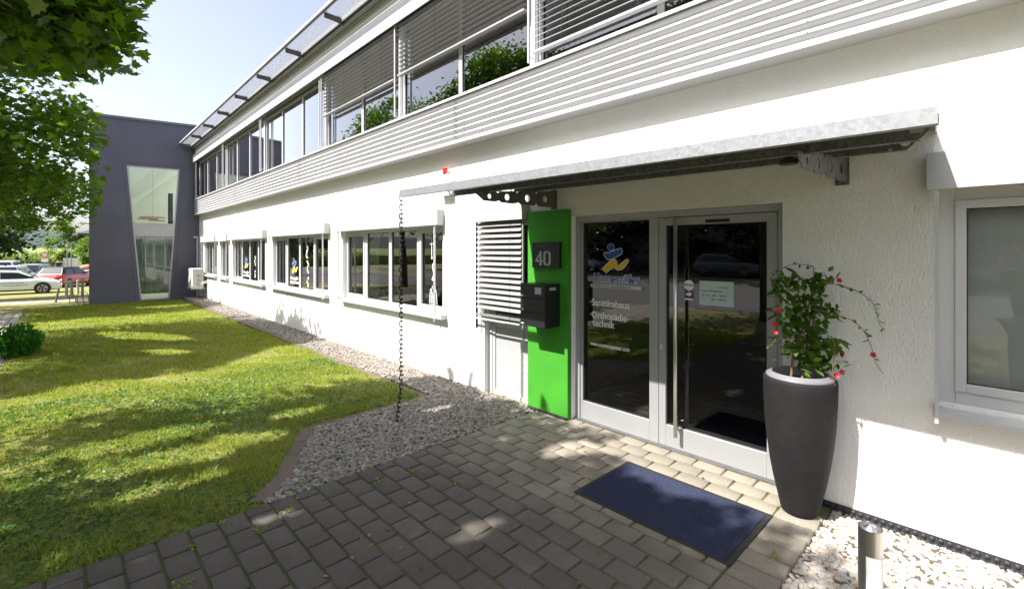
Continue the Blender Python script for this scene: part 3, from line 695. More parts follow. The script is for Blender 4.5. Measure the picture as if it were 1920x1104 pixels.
mb.add(v, [(0, 2, 3, 1), (4, 5, 7, 6), (2, 6, 7, 3), (0, 4, 6, 2)])  # no ceiling, so light from the added roof opening falls in
mb.box(.96, 5.09, TYF+.31, 23.4, 2.45, 2.72)
tpart(mb, 'interior_room', TR)
mb = MB(); n = 70; V = []; F = []
for i in range(n+1):
    x = 1.75+1.4*i/n; y = TYF+.35+.035*math.sin(i*.95)+.015*math.sin(i*.4); V += [(x, y, .12), (x, y, 2.45)]
    if i: F.append((2*i-2, 2*i, 2*i+1, 2*i-1))
mb.add(V, F); o = mb.build('curtain', mat('sheer_curtain', (.55, .64, .60), .9), smooth=True); o.parent = twin
mb = MB()
for z, r_, cx in ((3.15, .42, 2.6), (3.08, .34, 2.45), (3.02, .28, 2.75)):
    mb.tube([(cx+r_*math.cos(a), 24.2+r_*math.sin(a), z) for a in np.linspace(0, 2*math.pi, 25)], .018, 6)
mb.tube([(2.6, 24.2, 3.1), (2.6, 24.2, 5.1)], .006, 6)
o = mb.build('ring_lamp', mat('lamp_wood', (.55, .33, .15), .6)); o.parent = twin
mb = MB(); mb.box(3.0, 3.16, 23.3, 23.36, 2.75, 4.1); o = mb.build('dark_screen', BLACK); o.parent = twin

# ------------------------------------------------------------------ canopy
def ctz(y): return 2.386+.048*(y-.18)/4.24
CA = empty('entrance_canopy', (3.2, 2.3, 2.4), label='flat galvanised steel canopy projecting over the entrance door', cat='canopy')
def cpart(mb, name, m, **k): o = mb.build(name, m, **k); o.parent = CA; o.location = (-3.2, -2.3, -2.4); return o
ya, yb_ = .18, 4.42; xf = 2.56; ys_ = 3.86
mb = MB()
def slab(mb, x0, x1, d0, d1):   # d offsets from ctz, both ends
    mb.add([(x0, ya, ctz(ya)+d0), (x1, ya, ctz(ya)+d0), (x1, yb_, ctz(yb_)+d0), (x0, yb_, ctz(yb_)+d0), (x0, ya, ctz(ya)+d1), (x1, ya, ctz(ya)+d1), (x1, yb_, ctz(yb_)+d1), (x0, yb_, ctz(yb_)+d1)],
           [(0, 3, 2, 1), (4, 5, 6, 7), (0, 1, 5, 4), (1, 2, 6, 5), (2, 3, 7, 6), (3, 0, 4, 7)])
slab(mb, xf, xf+.003, -.072, .0); slab(mb, xf+.003, xf+.05, -.0715, -.069); slab(mb, xf+.05, xf+.053, -.0715, -.02)
cpart(mb, 'front_flashing', GALV)
for yy, sk_ in ((ya, .10), (ys_-.003, 0)):
    zt = ctz(yy); mb = MB()
    q = [(xf+.004, yy, zt-.030), (3.898, yy+sk_, zt+.13), (3.898, yy+sk_, zt+.158), (xf+.004, yy, zt)]
    mb.add(q+[(p[0], p[1]+.003, p[2]) for p in q], [(0, 1, 2, 3), (7, 6, 5, 4), (0, 4, 5, 1), (1, 5, 6, 2), (2, 6, 7, 3), (3, 7, 4, 0)]); cpart(mb, 'side_flashing', GALV)
mb = MB()   # sheet
x0, x1 = xf+.004, 3.897
mb.add([(x0, ya+.004, ctz(ya)-.008), (x1, ya+.104, ctz(ya)+.15), (x1, ys_-.004, ctz(ys_)+.15), (x0, ys_-.004, ctz(ys_)-.008),
        (x0, ya+.004, ctz(ya)-.003), (x1, ya+.104, ctz(ya)+.155), (x1, ys_-.004, ctz(ys_)+.155), (x0, ys_-.004, ctz(ys_)-.003)], [(0, 3, 2, 1), (4, 5, 6, 7), (0, 1, 5, 4), (1, 2, 6, 5), (2, 3, 7, 6), (3, 0, 4, 7)])
cpart(mb, 'roof_sheet', GALVD)
def purlin(x, y0, y1, dz, h=.085):
    """channel running along the wall with slanted ends and end holes"""
    mb = MB(); zt = lambda y: ctz(y)+dz
    # web with a round hole near each end: build as polygons around octagon
    def end(ysign, ye):
        r = .024; c = (ye+ysign*-.075, zt(ye)-h*.42)
        return c, r
    web = []
    n = 16
    L, Rr = y0, y1
    sl = .075
    outer = lambda yy, s_: [(yy, zt(yy)), (yy-s_*sl, zt(yy)-h)]
    for ye, s_ in ((y1, 1), (y0, -1)):
        c = (ye-s_*.085, zt(ye)-h*.45); r = .026
        yi = ye-s_*.16
        out = [(ye, zt(ye)), (yi, zt(yi)), (yi, zt(yi)-h), (ye-s_*sl, zt(ye)-h)]
        # ring of quads between hole and outline
        pts = []
        for k in range(n):
            a = 2*math.pi*k/n; d = Vector((math.cos(a), math.sin(a)))
            best = 9
            for i in range(4):
                p, q = Vector(out[i]), Vector(out[(i+1) % 4]); e_ = q-p; den = d.x*e_.y-d.y*e_.x
                if abs(den) < 1e-9: continue
                w_ = p-Vector(c); tt = (w_.x*e_.y-w_.y*e_.x)/den; uu = (w_.x*d.y-w_.y*d.x)/den
                if tt > 0 and -1e-6 <= uu <= 1+1e-6: best = min(best, tt)
            pts.append(((c[0]+d.x*r, c[1]+d.y*r), (c[0]+d.x*best, c[1]+d.y*best)))
        for k in range(n):
            a, b = pts[k], pts[(k+1) % n]
            P4 = [a[0], a[1], b[1], b[0]]
            vs = [(x, *p) for p in P4]+[(x+.004, *p) for p in P4]
            mb.add(vs, [(0, 1, 2, 3), (7, 6, 5, 4), (0, 3, 7, 4), (1, 5, 6, 2)])
    a, b = y0+.16, y1-.16
    for xa, xb_, d0, d1, e0, e1 in ((x, x+.004, -h, 0, a, b), (x+.004, x+.045, -h, -h+.004, y0+sl, y1-sl), (x+.004, x+.045, -.004, 0, y0+.02, y1-.02)):
        mb.add([(xa, e0, zt(e0)+d0), (xb_, e0, zt(e0)+d0), (xb_, e1, zt(e1)+d0), (xa, e1, zt(e1)+d0), (xa, e0, zt(e0)+d1), (xb_, e0, zt(e0)+d1), (xb_, e1, zt(e1)+d1), (xa, e1, zt(e1)+d1)],
               [(0, 3, 2, 1), (4, 5, 6, 7), (0, 1, 5, 4), (1, 2, 6, 5), (2, 3, 7, 6), (3, 0, 4, 7)])
    return cpart(mb, 'purlin', GALVD)
purlin(2.86, .19, 3.99, .010); purlin(3.50, .30, 3.74, .075)
def wbracket(y):
    out = [(3.896, 2.262), (3.896, 2.442), (2.76, ctz(y)-.075), (2.76, ctz(y)-.095), (2.86, ctz(y)-.155)]
    mb = MB(); n = 20; holes = [(3.72, .036), (3.45, .036), (3.16, .031), (2.93, .022)]
    zT = lambda x: 2.442+(ctz(y)-.075-2.442)*(3.896-x)/(3.896-2.76)
    zB = lambda x: 2.262+(ctz(y)-.155-2.262)*(3.896-x)/(3.896-2.86)
    cuts = [3.896, 3.585, 3.305, 3.045, 2.86]
    for i, (hx, r) in enumerate(holes):
        xa, xb_ = cuts[i], cuts[i+1]; o4 = [(xa, zB(xa)), (xa, zT(xa)), (xb_, zT(xb_)), (xb_, zB(xb_))]; c = (hx, (zB(hx)+zT(hx))/2)
        pts = []
        for k in range(n):
            a = 2*math.pi*k/n; d = Vector((math.cos(a), math.sin(a))); best = 9
            for q in range(4):
                p, p2 = Vector(o4[q]), Vector(o4[(q+1) % 4]); e_ = p2-p; den = d.x*e_.y-d.y*e_.x
                if abs(den) < 1e-9: continue
                w_ = p-Vector(c); tt = (w_.x*e_.y-w_.y*e_.x)/den; uu = (w_.x*d.y-w_.y*d.x)/den
                if tt > 0 and -1e-6 <= uu <= 1+1e-6: best = min(best, tt)
            pts.append(((c[0]+d.x*r, c[1]+d.y*r), (c[0]+d.x*best, c[1]+d.y*best)))
        for k in range(n):
            a, b = pts[k], pts[(k+1) % n]; P4 = [a[0], a[1], b[1], b[0]]
            vs = [(p[0], y, p[1]) for p in P4]+[(p[0], y+.006, p[1]) for p in P4]
            mb.add(vs, [(0, 1, 2, 3), (7, 6, 5, 4), (0, 3, 7, 4), (1, 5, 6, 2)])
    mb.prism([(2.86, zB(2.86)), (2.86, zT(2.86)), (2.76, zT(2.76)), (2.76, zT(2.76)-.02)], 'y', y, y+.006)
    mb.box(2.78, 3.88, y+.006, y+.05, 0, 0.0001) if False else None
    V = []
    for x in (2.77, 3.89): V += [(x, y+.006, zT(x)-.002), (x, y+.05, zT(x)-.002), (x, y+.05, zT(x)+.003), (x, y+.006, zT(x)+.003)]
    mb.add(V, [(0, 1, 2, 3), (7, 6, 5, 4), (0, 4, 5, 1), (1, 5, 6, 2), (2, 6, 7, 3), (3, 7, 4, 0)])
    mb.box(3.89, 3.8985, y-.01, y+.07, 2.25, 2.46)
    return cpart(mb, 'wall_bracket', GALVD)
wbracket(3.38); wbracket(.735)
mb = MB(); mb.tube([(3.05, .86, 2.325), (3.05, .86, 2.30)], .05, 20); mb.tube([(3.05, .86, 2.335), (3.05, .86, 2.38)], .025, 12); cpart(mb, 'downlight', BLACK, smooth=False)

# rain chain
ch = MB()
def chain_link(mb, c, L, Wd, r, ang, tilt=(0, 0)):
    pts = []; n = 14
    for i in range(n+1):
        a = 2*math.pi*i/n; x = math.cos(a)*Wd/2; z = math.sin(a)*Wd/2+(L/2-Wd/2)*(1 if math.sin(a) >= 0 else -1)
        pts.append((c[0]+x*math.cos(ang)+z*tilt[0], c[1]+x*math.sin(ang)+z*tilt[1], c[2]+z))
    mb.tube(pts, r, 6, cap=False)
z = 2.35; i = 0
while z > -.03:
    sw = max(0, .35-z)*.22
    chain_link(ch, (2.575-sw*.5, 4.40+sw*.2, z), .066, .034, .0056, YAW*-1+(math.pi/2 if i % 2 else 0)+.15*math.sin(i*.5)); z -= .0475; i += 1
tag(ch.build('rain_chain', mat('chain_steel', (.022, .018, .016), .8, 0), smooth=True), 'thin dark steel rain chain hanging from the canopy corner to the pebbles', 'chain')

# siren
S_ = empty('alarm_siren', (3.87, 5.36, 2.7), label='red alarm beacon on a white box above the canopy end', cat='siren')
mb = MB(); mb.box(3.80, 3.896, 5.24, 5.50, 2.56, 2.80)
for k in range(5): mb.box(3.796, 3.7995, 5.42, 5.48, 2.60+k*.035, 2.612+k*.035)
mb.prism([(3.80, 2.8), (3.896, 2.8), (3.896, 2.86), (3.83, 2.86)], 'y', 5.31, 5.43)
o = mb.build('siren_box', WHITE, bevel=.006); o.parent = S_; o.location = (-3.87, -5.36, -2.7)
mb = MB(); mb.lathe([(0, .085), (.030, .085), (.034, .08), (.036, 0), (0, 0)], (3.84, 5.38, 2.862), 24); o = mb.build('beacon', mat('red_lens', (.85, .03, .015), .3), smooth=False); o.parent = S_; o.location = (-3.87, -5.36, -2.7)

# house number sign
HS = empty('house_number_sign', (3.82, 3.455, 1.74), label='black square house number sign reading 40 on the green pillar', cat='sign')
mb = MB(); mb.box(3.800, 3.8385, 3.255, 3.655, 1.605, 1.888); o = mb.build('plate', BLACKG, bevel=.003); o.parent = HS; o.location = (-3.82, -3.455, -1.74)
GR = mat('sign_grey', (.32, .37, .37), .6); GR2 = mat('sign_dark_grey', (.07, .07, .075), .6)
def hs(o): o.parent = HS; o.location = (-3.82, -3.455, -1.74); return o
hs(word(None, 'Duchstraße', 3.60, 1.838, .036, 3.7995, GR2, .95, .0002))
mb = MB(); mb.box(3.7985, 3.7995, 3.30, 3.64, 1.816, 1.820); hs(mb.build('line', GR2))
mb = MB(); x = 3.7995    # stencil digits; glyph coordinates (u to the right, v up)
def st(pts): poly(mb, [(3.60-p[0], 1.63+p[1]) for p in pts], x, .001)
st([(.045, .125), (.052, .13), (.052, .105), (.028, .06), (.052, .06), (.052, .04), (0, .04), (0, .06)])
st([(.060, .16), (.090, .16), (.090, 0), (.060, 0)]); st([(.094, .06), (.11, .06), (.11, .04), (.094, .04)])
def half0(s_):
    c = .172; P = [(.006, .163), (.03, .16), (.053, .14), (.053, .025), (.03, .003), (.006, -.001), (.006, .022), (.018, .028), (.024, .042), (.024, .122), (.018, .136), (.006, .142)]
    pts = [(3.60-(c+s_*p[0]), 1.63+p[1]) for p in P]; tri_poly(mb, pts, x, .001)
half0(1); half0(-1)
hs(mb.build('number', GR))
# mailbox
MBX = empty('mailbox', (3.72, 3.46, 1.2), label='black wall mailbox with three stacked compartments on the green pillar', cat='mailbox')
def mp(o): o.parent = MBX; o.location = (-3.72, -3.46, -1.2); return o
mb = MB(); mb.box(3.612, 3.838, 3.277, 3.643, .982, 1.432); mb.box(3.603, 3.838, 3.271, 3.649, 1.433, 1.44); mp(mb.build('case', BLACKG, bevel=.003))
for k in range(3):
    z = .985+k*.150; mb = MB(); mb.box(3.600, 3.611, 3.279, 3.641, z, z+.145); mp(mb.build('flap', BLACKG, bevel=.003))
    mb = MB(); mb.box(3.598, 3.5995, 3.585, 3.63, z+.018, z+.032); mp(mb.build('name_plate', ALUW))
mb = MB(); mb.box(3.598, 3.5995, 3.33, 3.42, 1.335, 1.405); mp(mb.build('sticker', mat('pale_blue_label', (.35, .42, .46), .6)))
mb = MB(); mb.box(3.67, 3.77, 3.2755, 3.2765, 1.375, 1.405); mp(mb.build('sticker', mat('cream_label', (.45, .45, .33), .6)))
# AC unit
AC = empty('air_conditioner', (3.62, 21.4, .35), label='white outdoor air conditioning unit on a wall bracket beside the tower', cat='air conditioner')
ACM = mat('ac_white', (.66, .65, .60), .5)
def ap(o): o.parent = AC; o.location = (-3.62, -21.4, -.35); return o
mb = MB(); mb.box(3.44, 3.80, 20.95, 21.85, .36, 1.10); ap(mb.build('case', ACM, bevel=.02))
mb = MB()
for r_ in (.1, .16, .22, .28): mb.tube([(3.435, 21.5+r_*math.cos(a), .74+r_*math.sin(a)) for a in np.linspace(0, 2*math.pi, 29)], .006, 5)
ap(mb.build('fan_grille', ACM))
mb = MB(); mb.box(3.58, 3.70, 20.935, 20.949, .78, .88); mb.box(3.60, 3.68, 20.90, 20.949, .45, .58); mb.box(3.59, 3.69, 20.94, 20.949, .62, .72); ap(mb.build('service_cover', mat('ac_grey', (.45, .44, .40), .5), bevel=.006))
mb = MB(); mb.tube([(3.66, 20.92, .52), (3.75, 20.88, .60), (3.88, 20.85, .62)], .016, 8); mb.tube([(3.66, 20.92, .47), (3.75, 20.87, .54), (3.88, 20.83, .57)], .012, 8); ap(mb.build('pipe', WHITE))
for y_ in (21.0, 21.75): mb = MB(); mb.box(3.40, 3.90, y_, y_+.04, .32, .355); ap(mb.build('support_bracket', ALUW))
mb = MB(); mb.box(3.70, 3.86, 22.30, 22.40, 2.28, 2.36); mb.box(3.80, 3.86, 22.30, 22.36, -.1, 2.28); tag(mb.build('downpipe', ALUW, bevel=.004), 'white square downpipe in the corner where tower and facade meet', 'pipe')

# doormat
DM = empty('doormat', (3.1, 1.63, 0), label='navy blue ribbed doormat with black rubber border', cat='doormat')
MATM = mat('mat_pile', (.042, .048, .084), .95, spec=.1, noise=(160, .9, (.015, .018, .036), 3), bump=(500, .8, .004))
mb = MB(); x = 2.76
V = []; F = []; n = 0
xs = np.arange(2.765, 3.43, .0135/2)
for i, xx in enumerate(xs):
    V += [(xx, 1.105, .008+(.007 if i % 2 else 0)), (xx, 2.165, .008+(.007 if i % 2 else 0))]
    if i: F.append((2*i-2, 2*i, 2*i+1, 2*i-1))
mb.add(V, F); o = mb.build('mat_pile', MATM); o.parent = DM; o.location = (-3.1, -1.63, 0)
mb = MB()
for bb in ((2.73, 2.766, 1.07, 2.20), (3.425, 3.465, 1.07, 2.20), (2.766, 3.425, 1.07, 1.106), (2.766, 3.425, 2.164, 2.20)): mb.box(*bb, .002, .0085)
o = mb.build('rubber_border', mat('black_rubber', (.02, .02, .02), .6), bevel=.002); o.parent = DM; o.location = (-3.1, -1.63, 0)

# planter
PX, PYc = 3.662, .965
PL = empty('planter', (PX, PYc, 0), label='tall dark grey tapered planter pot beside the door', cat='planter')
PLM = mat('anthracite_planter', (.012, .0115, .0125), .7, spec=.2, noise=(14, .35, (.022, .021, .022), 9), bump=(120, .35, .003))
prof = [(.001, .004), (.118, .004), (.130, .012), (.140, .03), (.158, .12), (.180, .24), (.203, .38), (.222, .52), (.238, .66), (.250, .80), (.2565, .90), (.2575, .935), (.252, .943), (.236, .946)]
prof = [(.001, .003), (.100, .003), (.110, .012), (.117, .035), (.136, .12), (.160, .23), (.180, .34), (.201, .50), (.213, .64), (.219, .76), (.2215, .86), (.222, .915), (.217, .928), (.203, .930)]
mb = MB(); mb.lathe(prof, n=64); o = mb.build('pot', PLM, smooth=True); o.parent = PL
mb = MB(); mb.lathe([(.204, .915), (.204, .940), (.198, .946), (.184, .948), (.180, .958), (.172, .961), (.165, .955), (.163, .87)], n=64); o = mb.build('inner_pot', mat('grey_inner_pot', (.17, .17, .18), .45), smooth=True); o.parent = PL
mb = MB(); mb.lathe([(.0, .905), (.164, .895)], n=32); o = mb.build('soil', mat('potting_soil', (.06, .035, .02), .95, bump=(60, 1, .02), noise=(40, .8, (.14, .08, .05), 6))); o.parent = PL
# plant
def leaf_batch(centers, size, shape, tiltmax=1.0, fold=.15, rngl=rng, droop=0.0):
    """oriented leaf polygons; shape: list of (u,v) outline starting at base. returns V,F as tri fan"""
    n = len(centers); sh = np.array(shape); k = len(sh)
    th = rngl.uniform(0, 2*np.pi, n); ph = rngl.normal(0, tiltmax*.5, n)-droop; ro = rngl.normal(0, .5, n)
    d = np.stack([np.cos(th)*np.cos(ph), np.sin(th)*np.cos(ph), np.sin(ph)], 1)
    s = np.stack([-np.sin(th), np.cos(th), np.zeros(n)], 1); up = np.cross(d, s)
    s2 = s*np.cos(ro)[:, None]+up*np.sin(ro)[:, None]; up2 = np.cross(d, s2)
    sz = size*rngl.uniform(.65, 1.25, n)
    V = np.zeros((n, k+1, 3)); 
    V[:, 0] = centers+d*(sz*.42)[:, None]
    for i, (u, v) in enumerate(sh):
        V[:, i+1] = centers+d*(sz*u)[:, None]+s2*(sz*v)[:, None]+up2*(sz*fold*(abs(v)))[:, None]
    base = (np.arange(n)*(k+1))[:, None, None]
    tri = np.array([[0, i+1, (i+1) % k+1] for i in range(k)])[None]
    return V.reshape(-1, 3), (base+tri).reshape(-1, 3)
OV = [(0, 0), (.25, .22), (.55, .27), (.85, .12), (1, 0), (.85, -.12), (.55, -.27), (.25, -.22)]
MAPLE = [(0, 0), (.08, .28), (.0, .50), (.25, .42), (.42, .56), (.50, .25), (.66, .30), (.74, .12), (1, 0), (.74, -.12), (.66, -.30), (.50, -.25), (.42, -.56), (.25, -.42), (.0, -.50), (.08, -.28)]
PT = empty('flowering_vine', (PX, PYc, .91), label='leafy climbing plant with red flowers growing in the tall planter', cat='plant')
def pp(o): o.parent = PT; o.location = (-PX, -PYc, -.91); return o
ax = [(3.728, 0.893, 1.624), (3.716, 0.904, 1.4), (3.693, 0.926, 1.201), (3.687, 0.932, 1.001), (3.65, .95, .91)]
vines = [[(3.705, .888, 1.625), (3.699, .893, 1.685), (3.653, .937, 1.70), (3.613, .975, 1.706), (3.567, 1.019, 1.692), (3.533, 1.052, 1.665), (3.504, 1.079, 1.633), (3.481, 1.101, 1.593)],
 [(3.569, .81, 1.595), (3.64, .742, 1.574), (3.695, .69, 1.554), (3.744, .643, 1.527), (3.796, .593, 1.478), (3.821, .569, 1.422), (3.832, .559, 1.361), (3.843, .549, 1.308), (3.867, .526, 1.28)],
 [(3.60, .88, 1.41), (3.613, .768, 1.391), (3.657, .726, 1.369), (3.701, .684, 1.35), (3.744, .643, 1.308), (3.777, .611, 1.248), (3.796, .593, 1.187), (3.808, .581, 1.134), (3.821, .569, 1.066), (3.859, .533, .991)],
 [(3.554, .755, 1.249), (3.566, .744, 1.197), (3.566, .744, 1.13), (3.559, .75, 1.056), (3.555, .754, .989), (3.565, .74, .93)],
 [(3.60, .93, 1.44), (3.494, 1.019, 1.44), (3.455, 1.057, 1.417), (3.432, 1.079, 1.386)],
 [(3.46, 1.052, 1.464), (3.463, 1.049, 1.386), (3.46, 1.052, 1.292), (3.458, 1.054, 1.198), (3.438, 1.073, 1.159), (3.421, 1.09, 1.163)],
 [(3.56, .98, 1.15), (3.494, 1.019, 1.175), (3.466, 1.046, 1.206), (3.438, 1.073, 1.245)]]
mb = MB(); mb.tube(ax[::-1], .009, 8, r2=.004)
mb.tube([(3.60, 1.0, .91), (3.61, .99, 1.1), (3.68, .94, 1.3), (3.70, .9, 1.5)], .009, 8, r2=.004); mb.tube([(3.68, .90, .91), (3.72, .89, 1.15), (3.70, .9, 1.45)], .006, 8)
for q in vines: mb.tube(q, .0028, 6, r2=.0016)
pp(mb.build('stem', mat('vine_stem', (.16, .11, .05), .7)))
cl = [(3.619, .97, 1.601, .06), (3.68, .90, 1.57, .07), (3.70, .85, 1.60, .06), (3.538, 1.047, 1.522, .055), (3.68, .90, 1.50, .085), (3.70, .871, 1.427, .08), (3.613, .975, 1.379, .08), (3.66, .91, 1.316, .09), (3.596, .992, 1.284, .07), (3.69, .893, 1.2, .08), (3.584, 1.003, 1.149, .07), (3.62, .94, 1.22, .08), (3.75, .82, 1.157, .055), (3.67, .921, 1.09, .07), (3.73, .87, 1.046, .055), (3.77, .81, 1.014, .05), (3.75, .81, 1.387, .06), (3.50, 1.06, 1.371, .05), (3.66, .93, 1.40, .09), (3.66, .93, 1.10, .08), (3.63, .75, 1.21, .04), (3.53, 1.04, 1.60, .03)]
C_ = np.concatenate([np.array(c[:3])+rng.normal(0, c[3]*.55, (34 if c[3] > .05 else 16, 3)) for c in cl])
C_ = C_[C_[:, 0] < 3.86]
VL = leaf_mat('vine_leaf', [(.04, .10, .012), (.06, .135, .016), (.11, .18, .024), (.045, .10, .014)], .45)
V, F = leaf_batch(C_, .064, OV, 1.4, .25, droop=.35); pp(mesh_np('foliage', V, F, VL))
vp = []
for q in vines[:3]+vines[4:6]:
    for a, b in zip(q, q[1:]):
        for t_ in (.1, .6): 
            if rng.random() < .62: vp.append(np.array(a)*(1-t_)+np.array(b)*t_); vp.append(vp[-1]+rng.normal(0, .004, 3))
vp = np.array(vp)
V, F = leaf_batch(vp, .032, OV, 1.2, .25, droop=.2); V = V[:]; V[:, 0] = np.minimum(V[:, 0], 3.888); pp(mesh_np('vine_leaves', V, F, VL))
C2 = np.array([(3.66, .93, 1.04), (3.67, .92, 1.02), (3.64, .95, 1.05), (3.69, .90, 1.03), (3.65, .93, .99), (3.70, .90, 1.0), (3.66, .92, 1.06), (3.62, .96, 1.0)])+rng.normal(0, .012, (8, 3))-np.array([.06, .03, 0])
V, F = leaf_batch(C2, .07, OV, 1.2, .2, droop=.5); pp(mesh_np('young_leaves', V, F, leaf_mat('young_leaf', [(.10, .19, .03), (.14, .24, .04)], .5)))
fl = [(3.417, 1.024, 1.4), (3.40, 1.04, 1.31), (3.403, 1.038, 1.258), (3.708, .746, 1.6), (3.80, .58, 1.12), (3.60, .74, .991), (3.63, .715, 1.013), (3.654, .729, 1.164), (3.665, .718, 1.128)]
FLM = mat('red_petal', (.45, .006, .03), .5)
for i, c in enumerate(fl):
    mb = MB(); nrm = Vector((-.75, -.55+.3*math.sin(i*2), .3)).normalized(); a = nrm.cross(Vector((0, 0, 1))).normalized(); b = nrm.cross(a); cc = Vector(c); r_ = .019 if i < 7 else .012
    for k in range(5):
        t_ = 2*math.pi*k/5+i; d = a*math.cos(t_)+b*math.sin(t_); s_ = a*-math.sin(t_)+b*math.cos(t_)
        mb.add([cc-nrm*.012, cc+d*r_*.6+s_*r_*.42, cc+d*r_*1.1+nrm*.006, cc+d*r_*.6-s_*r_*.42], [(0, 1, 2, 3)])
    mb.tube([cc-nrm*.03, cc-nrm*.008], .003, 6, r2=.008)
    pp(mb.build('flower', FLM))

# bollard light
BL = empty('bollard_light', (2.40, .375, -.03), label='brushed steel bollard light with conical top and white panel among pebbles', cat='bollard')
mb = MB(); mb.lathe([(.042, 0), (.042, .688), (.0425, .690), (.041, .690), (.041, .672)], n=48); mb.lathe([(.0405, .668), (.037, .675), (.0, .705)], n=48)
o = mb.build('post', STEEL, smooth=True); o.parent = BL
m_ = o.modifiers.new('e', 'EDGE_SPLIT'); m_.split_angle = R(25)
mb = MB(); vs = []; a0, a1 = R(170), R(262)
for z in (0.02, .585):
    for k in range(17): a = a0+(a1-a0)*k/16; vs.append((.0432*math.cos(a), .0432*math.sin(a), z))
mb.add(vs, [(k, k+1, k+18, k+17) for k in range(16)]); o = mb.build('diffuser', WHITE, smooth=True); o.parent = BL

# ------------------------------------------------------------------ pebbles
PEB = mat('pebbles', (.3, .3, .3), .65, island=[(.07, .063, .056), (.23, .205, .17), (.15, .145, .143), (.31, .27, .215), (.15, .125, .09), (.23, .222, .218), (.20, .165, .12), (.37, .355, .33)], bump=(150, .2, .002))
PEBW = mat('pale_pebbles', (.5, .5, .5), .65, island=[(.28, .26, .24), (.38, .34, .29), (.33, .32, .31), (.42, .39, .35), (.34, .26, .18), (.36, .35, .34)], bump=(150, .2, .002))
import bmesh
bmx = bmesh.new(); bmesh.ops.create_icosphere(bmx, subdivisions=2, radius=1); IV = np.array([v.co[:] for v in bmx.verts]); IF = np.array([[v.index for v in f.verts] for f in bmx.faces]); bmx.free()
bmx = bmesh.new(); bmesh.ops.create_icosphere(bmx, subdivisions=1, radius=1); IV1 = np.array([v.co[:] for v in bmx.verts]); IF1 = np.array([[v.index for v in f.verts] for f in bmx.faces]); bmx.free()
def in_poly(P, pts):
    x, y = pts[:, 0], pts[:, 1]; ins = np.zeros(len(pts), bool); n = len(P)
    for i in range(n):
        x1, y1 = P[i]; x2, y2 = P[(i+1) % n]
        if y1 == y2: continue
        c = ((y1 > y) != (y2 > y)) & (x < (x2-x1)*(y-y1)/(y2-y1)+x1); ins ^= c
    return ins
def pebbles(name, P, dens, size, zf, m, lod=2, lift=.02):
    xs = [p[0] for p in P]; ys = [p[1] for p in P]; A = (max(xs)-min(xs))*(max(ys)-min(ys)); n = int(A*dens)
    pts = np.stack([rng.uniform(min(xs), max(xs), n), rng.uniform(min(ys), max(ys), n)], 1); pts = pts[in_poly(P, pts)]; n = len(pts)
    iv, fi = (IV, IF) if lod == 2 else (IV1, IF1)
    s = size*np.clip(rng.lognormal(0, .28, n), .5, 1.8); asp = np.stack([s*rng.uniform(.9, 1.3, n), s*rng.uniform(.65, .95, n), s*rng.uniform(.4, .65, n)], 1)
    a = rng.uniform(0, 2*np.pi, n); t1 = rng.normal(0, .45, n)
    V = iv[None]*asp[:, None]
    # slight lumpiness
    V = V*(1+.10*np.sin(iv[None, :, :1]*2.3+rng.uniform(0, 6, n)[:, None, None])+.08*np.sin(iv[None, :, 1:2]*3.1+rng.uniform(0, 6, n)[:, None, None]))
    c, s_ = np.cos(t1)[:, None], np.sin(t1)[:, None]
    x, y, z = V[..., 0], V[..., 1], V[..., 2]; x, z = x*c-z*s_, x*s_+z*c
    c, s_ = np.cos(a)[:, None], np.sin(a)[:, None]; x, y = x*c-y*s_, x*s_+y*c
    zz = zf(pts)+rng.uniform(0, lift, n)
    V = np.stack([x+pts[:, :1], y+pts[:, 1:2], z+zz[:, None]], 2)
    F = (np.arange(n)*len(iv))[:, None, None]+fi[None]
    o = mesh_np(name, V.reshape(-1, 3), F.reshape(-1, 3), m, smooth=True); return tag(o, kind='stuff')
BEDP = [(1.33, 3.96), (1.52, 4.32), (1.86, 4.87), (3.34, 4.93), (3.34, 22.0), (3.90, 22.0), (3.90, 3.66), (1.02, 3.64)]
BEDS = [(1.33, 3.96), (1.52, 4.32), (1.86, 4.87), (3.34, 4.93), (3.34, 8.0), (3.91, 8.0), (3.91, 3.65), (1.02, 3.63)]
gz = lambda pts: np.maximum(np.interp(pts[:, 1], TY, TZ)+.006, -.060)-.002
pebbles('pebble_bed', BEDS, 4600, .0155, gz, PEB)
pebbles('pebble_strip', [(3.34, 8.0), (3.34, 22.1), (3.9, 22.1), (3.9, 8.0)], 1700, .021, gz, PEB, lod=1)
pebbles('pale_pebble_bed', [(1.9, .822), (3.9, .822), (3.9, -1.3), (1.9, -1.3)], 5200, .0160, lambda p: np.full(len(p), -.045), PEBW)
GB = mat('gravel_bed_base', (.10, .085, .07), .95, bump=(90, 1, .02))
mb = MB(); zb_ = lambda y: max(tz(y)+.004, -.062)
for Q in ([(1.02, 3.64), (1.33, 3.96), (3.90, 3.96), (3.90, 3.66)], [(1.33, 3.96), (1.52, 4.32), (3.90, 4.32), (3.90, 3.96)], [(1.52, 4.32), (1.86, 4.93), (3.90, 4.93), (3.90, 4.32)], [(3.34, 4.93), (3.34, 8.6), (3.90, 8.6), (3.90, 4.93)], [(3.34, 8.6), (3.34, 22.2), (3.90, 22.2), (3.90, 8.6)]):
    mb.add([(p[0], p[1], zb_(p[1])) for p in Q], [(3, 2, 1, 0)])
tag(mb.build('gravel_bed', GB), kind='structure')
mb = MB(); mb.box(1.5, 3.899, -2.5, .83, -.12, -.028); tag(mb.build('gravel_bed', GB), kind='structure')
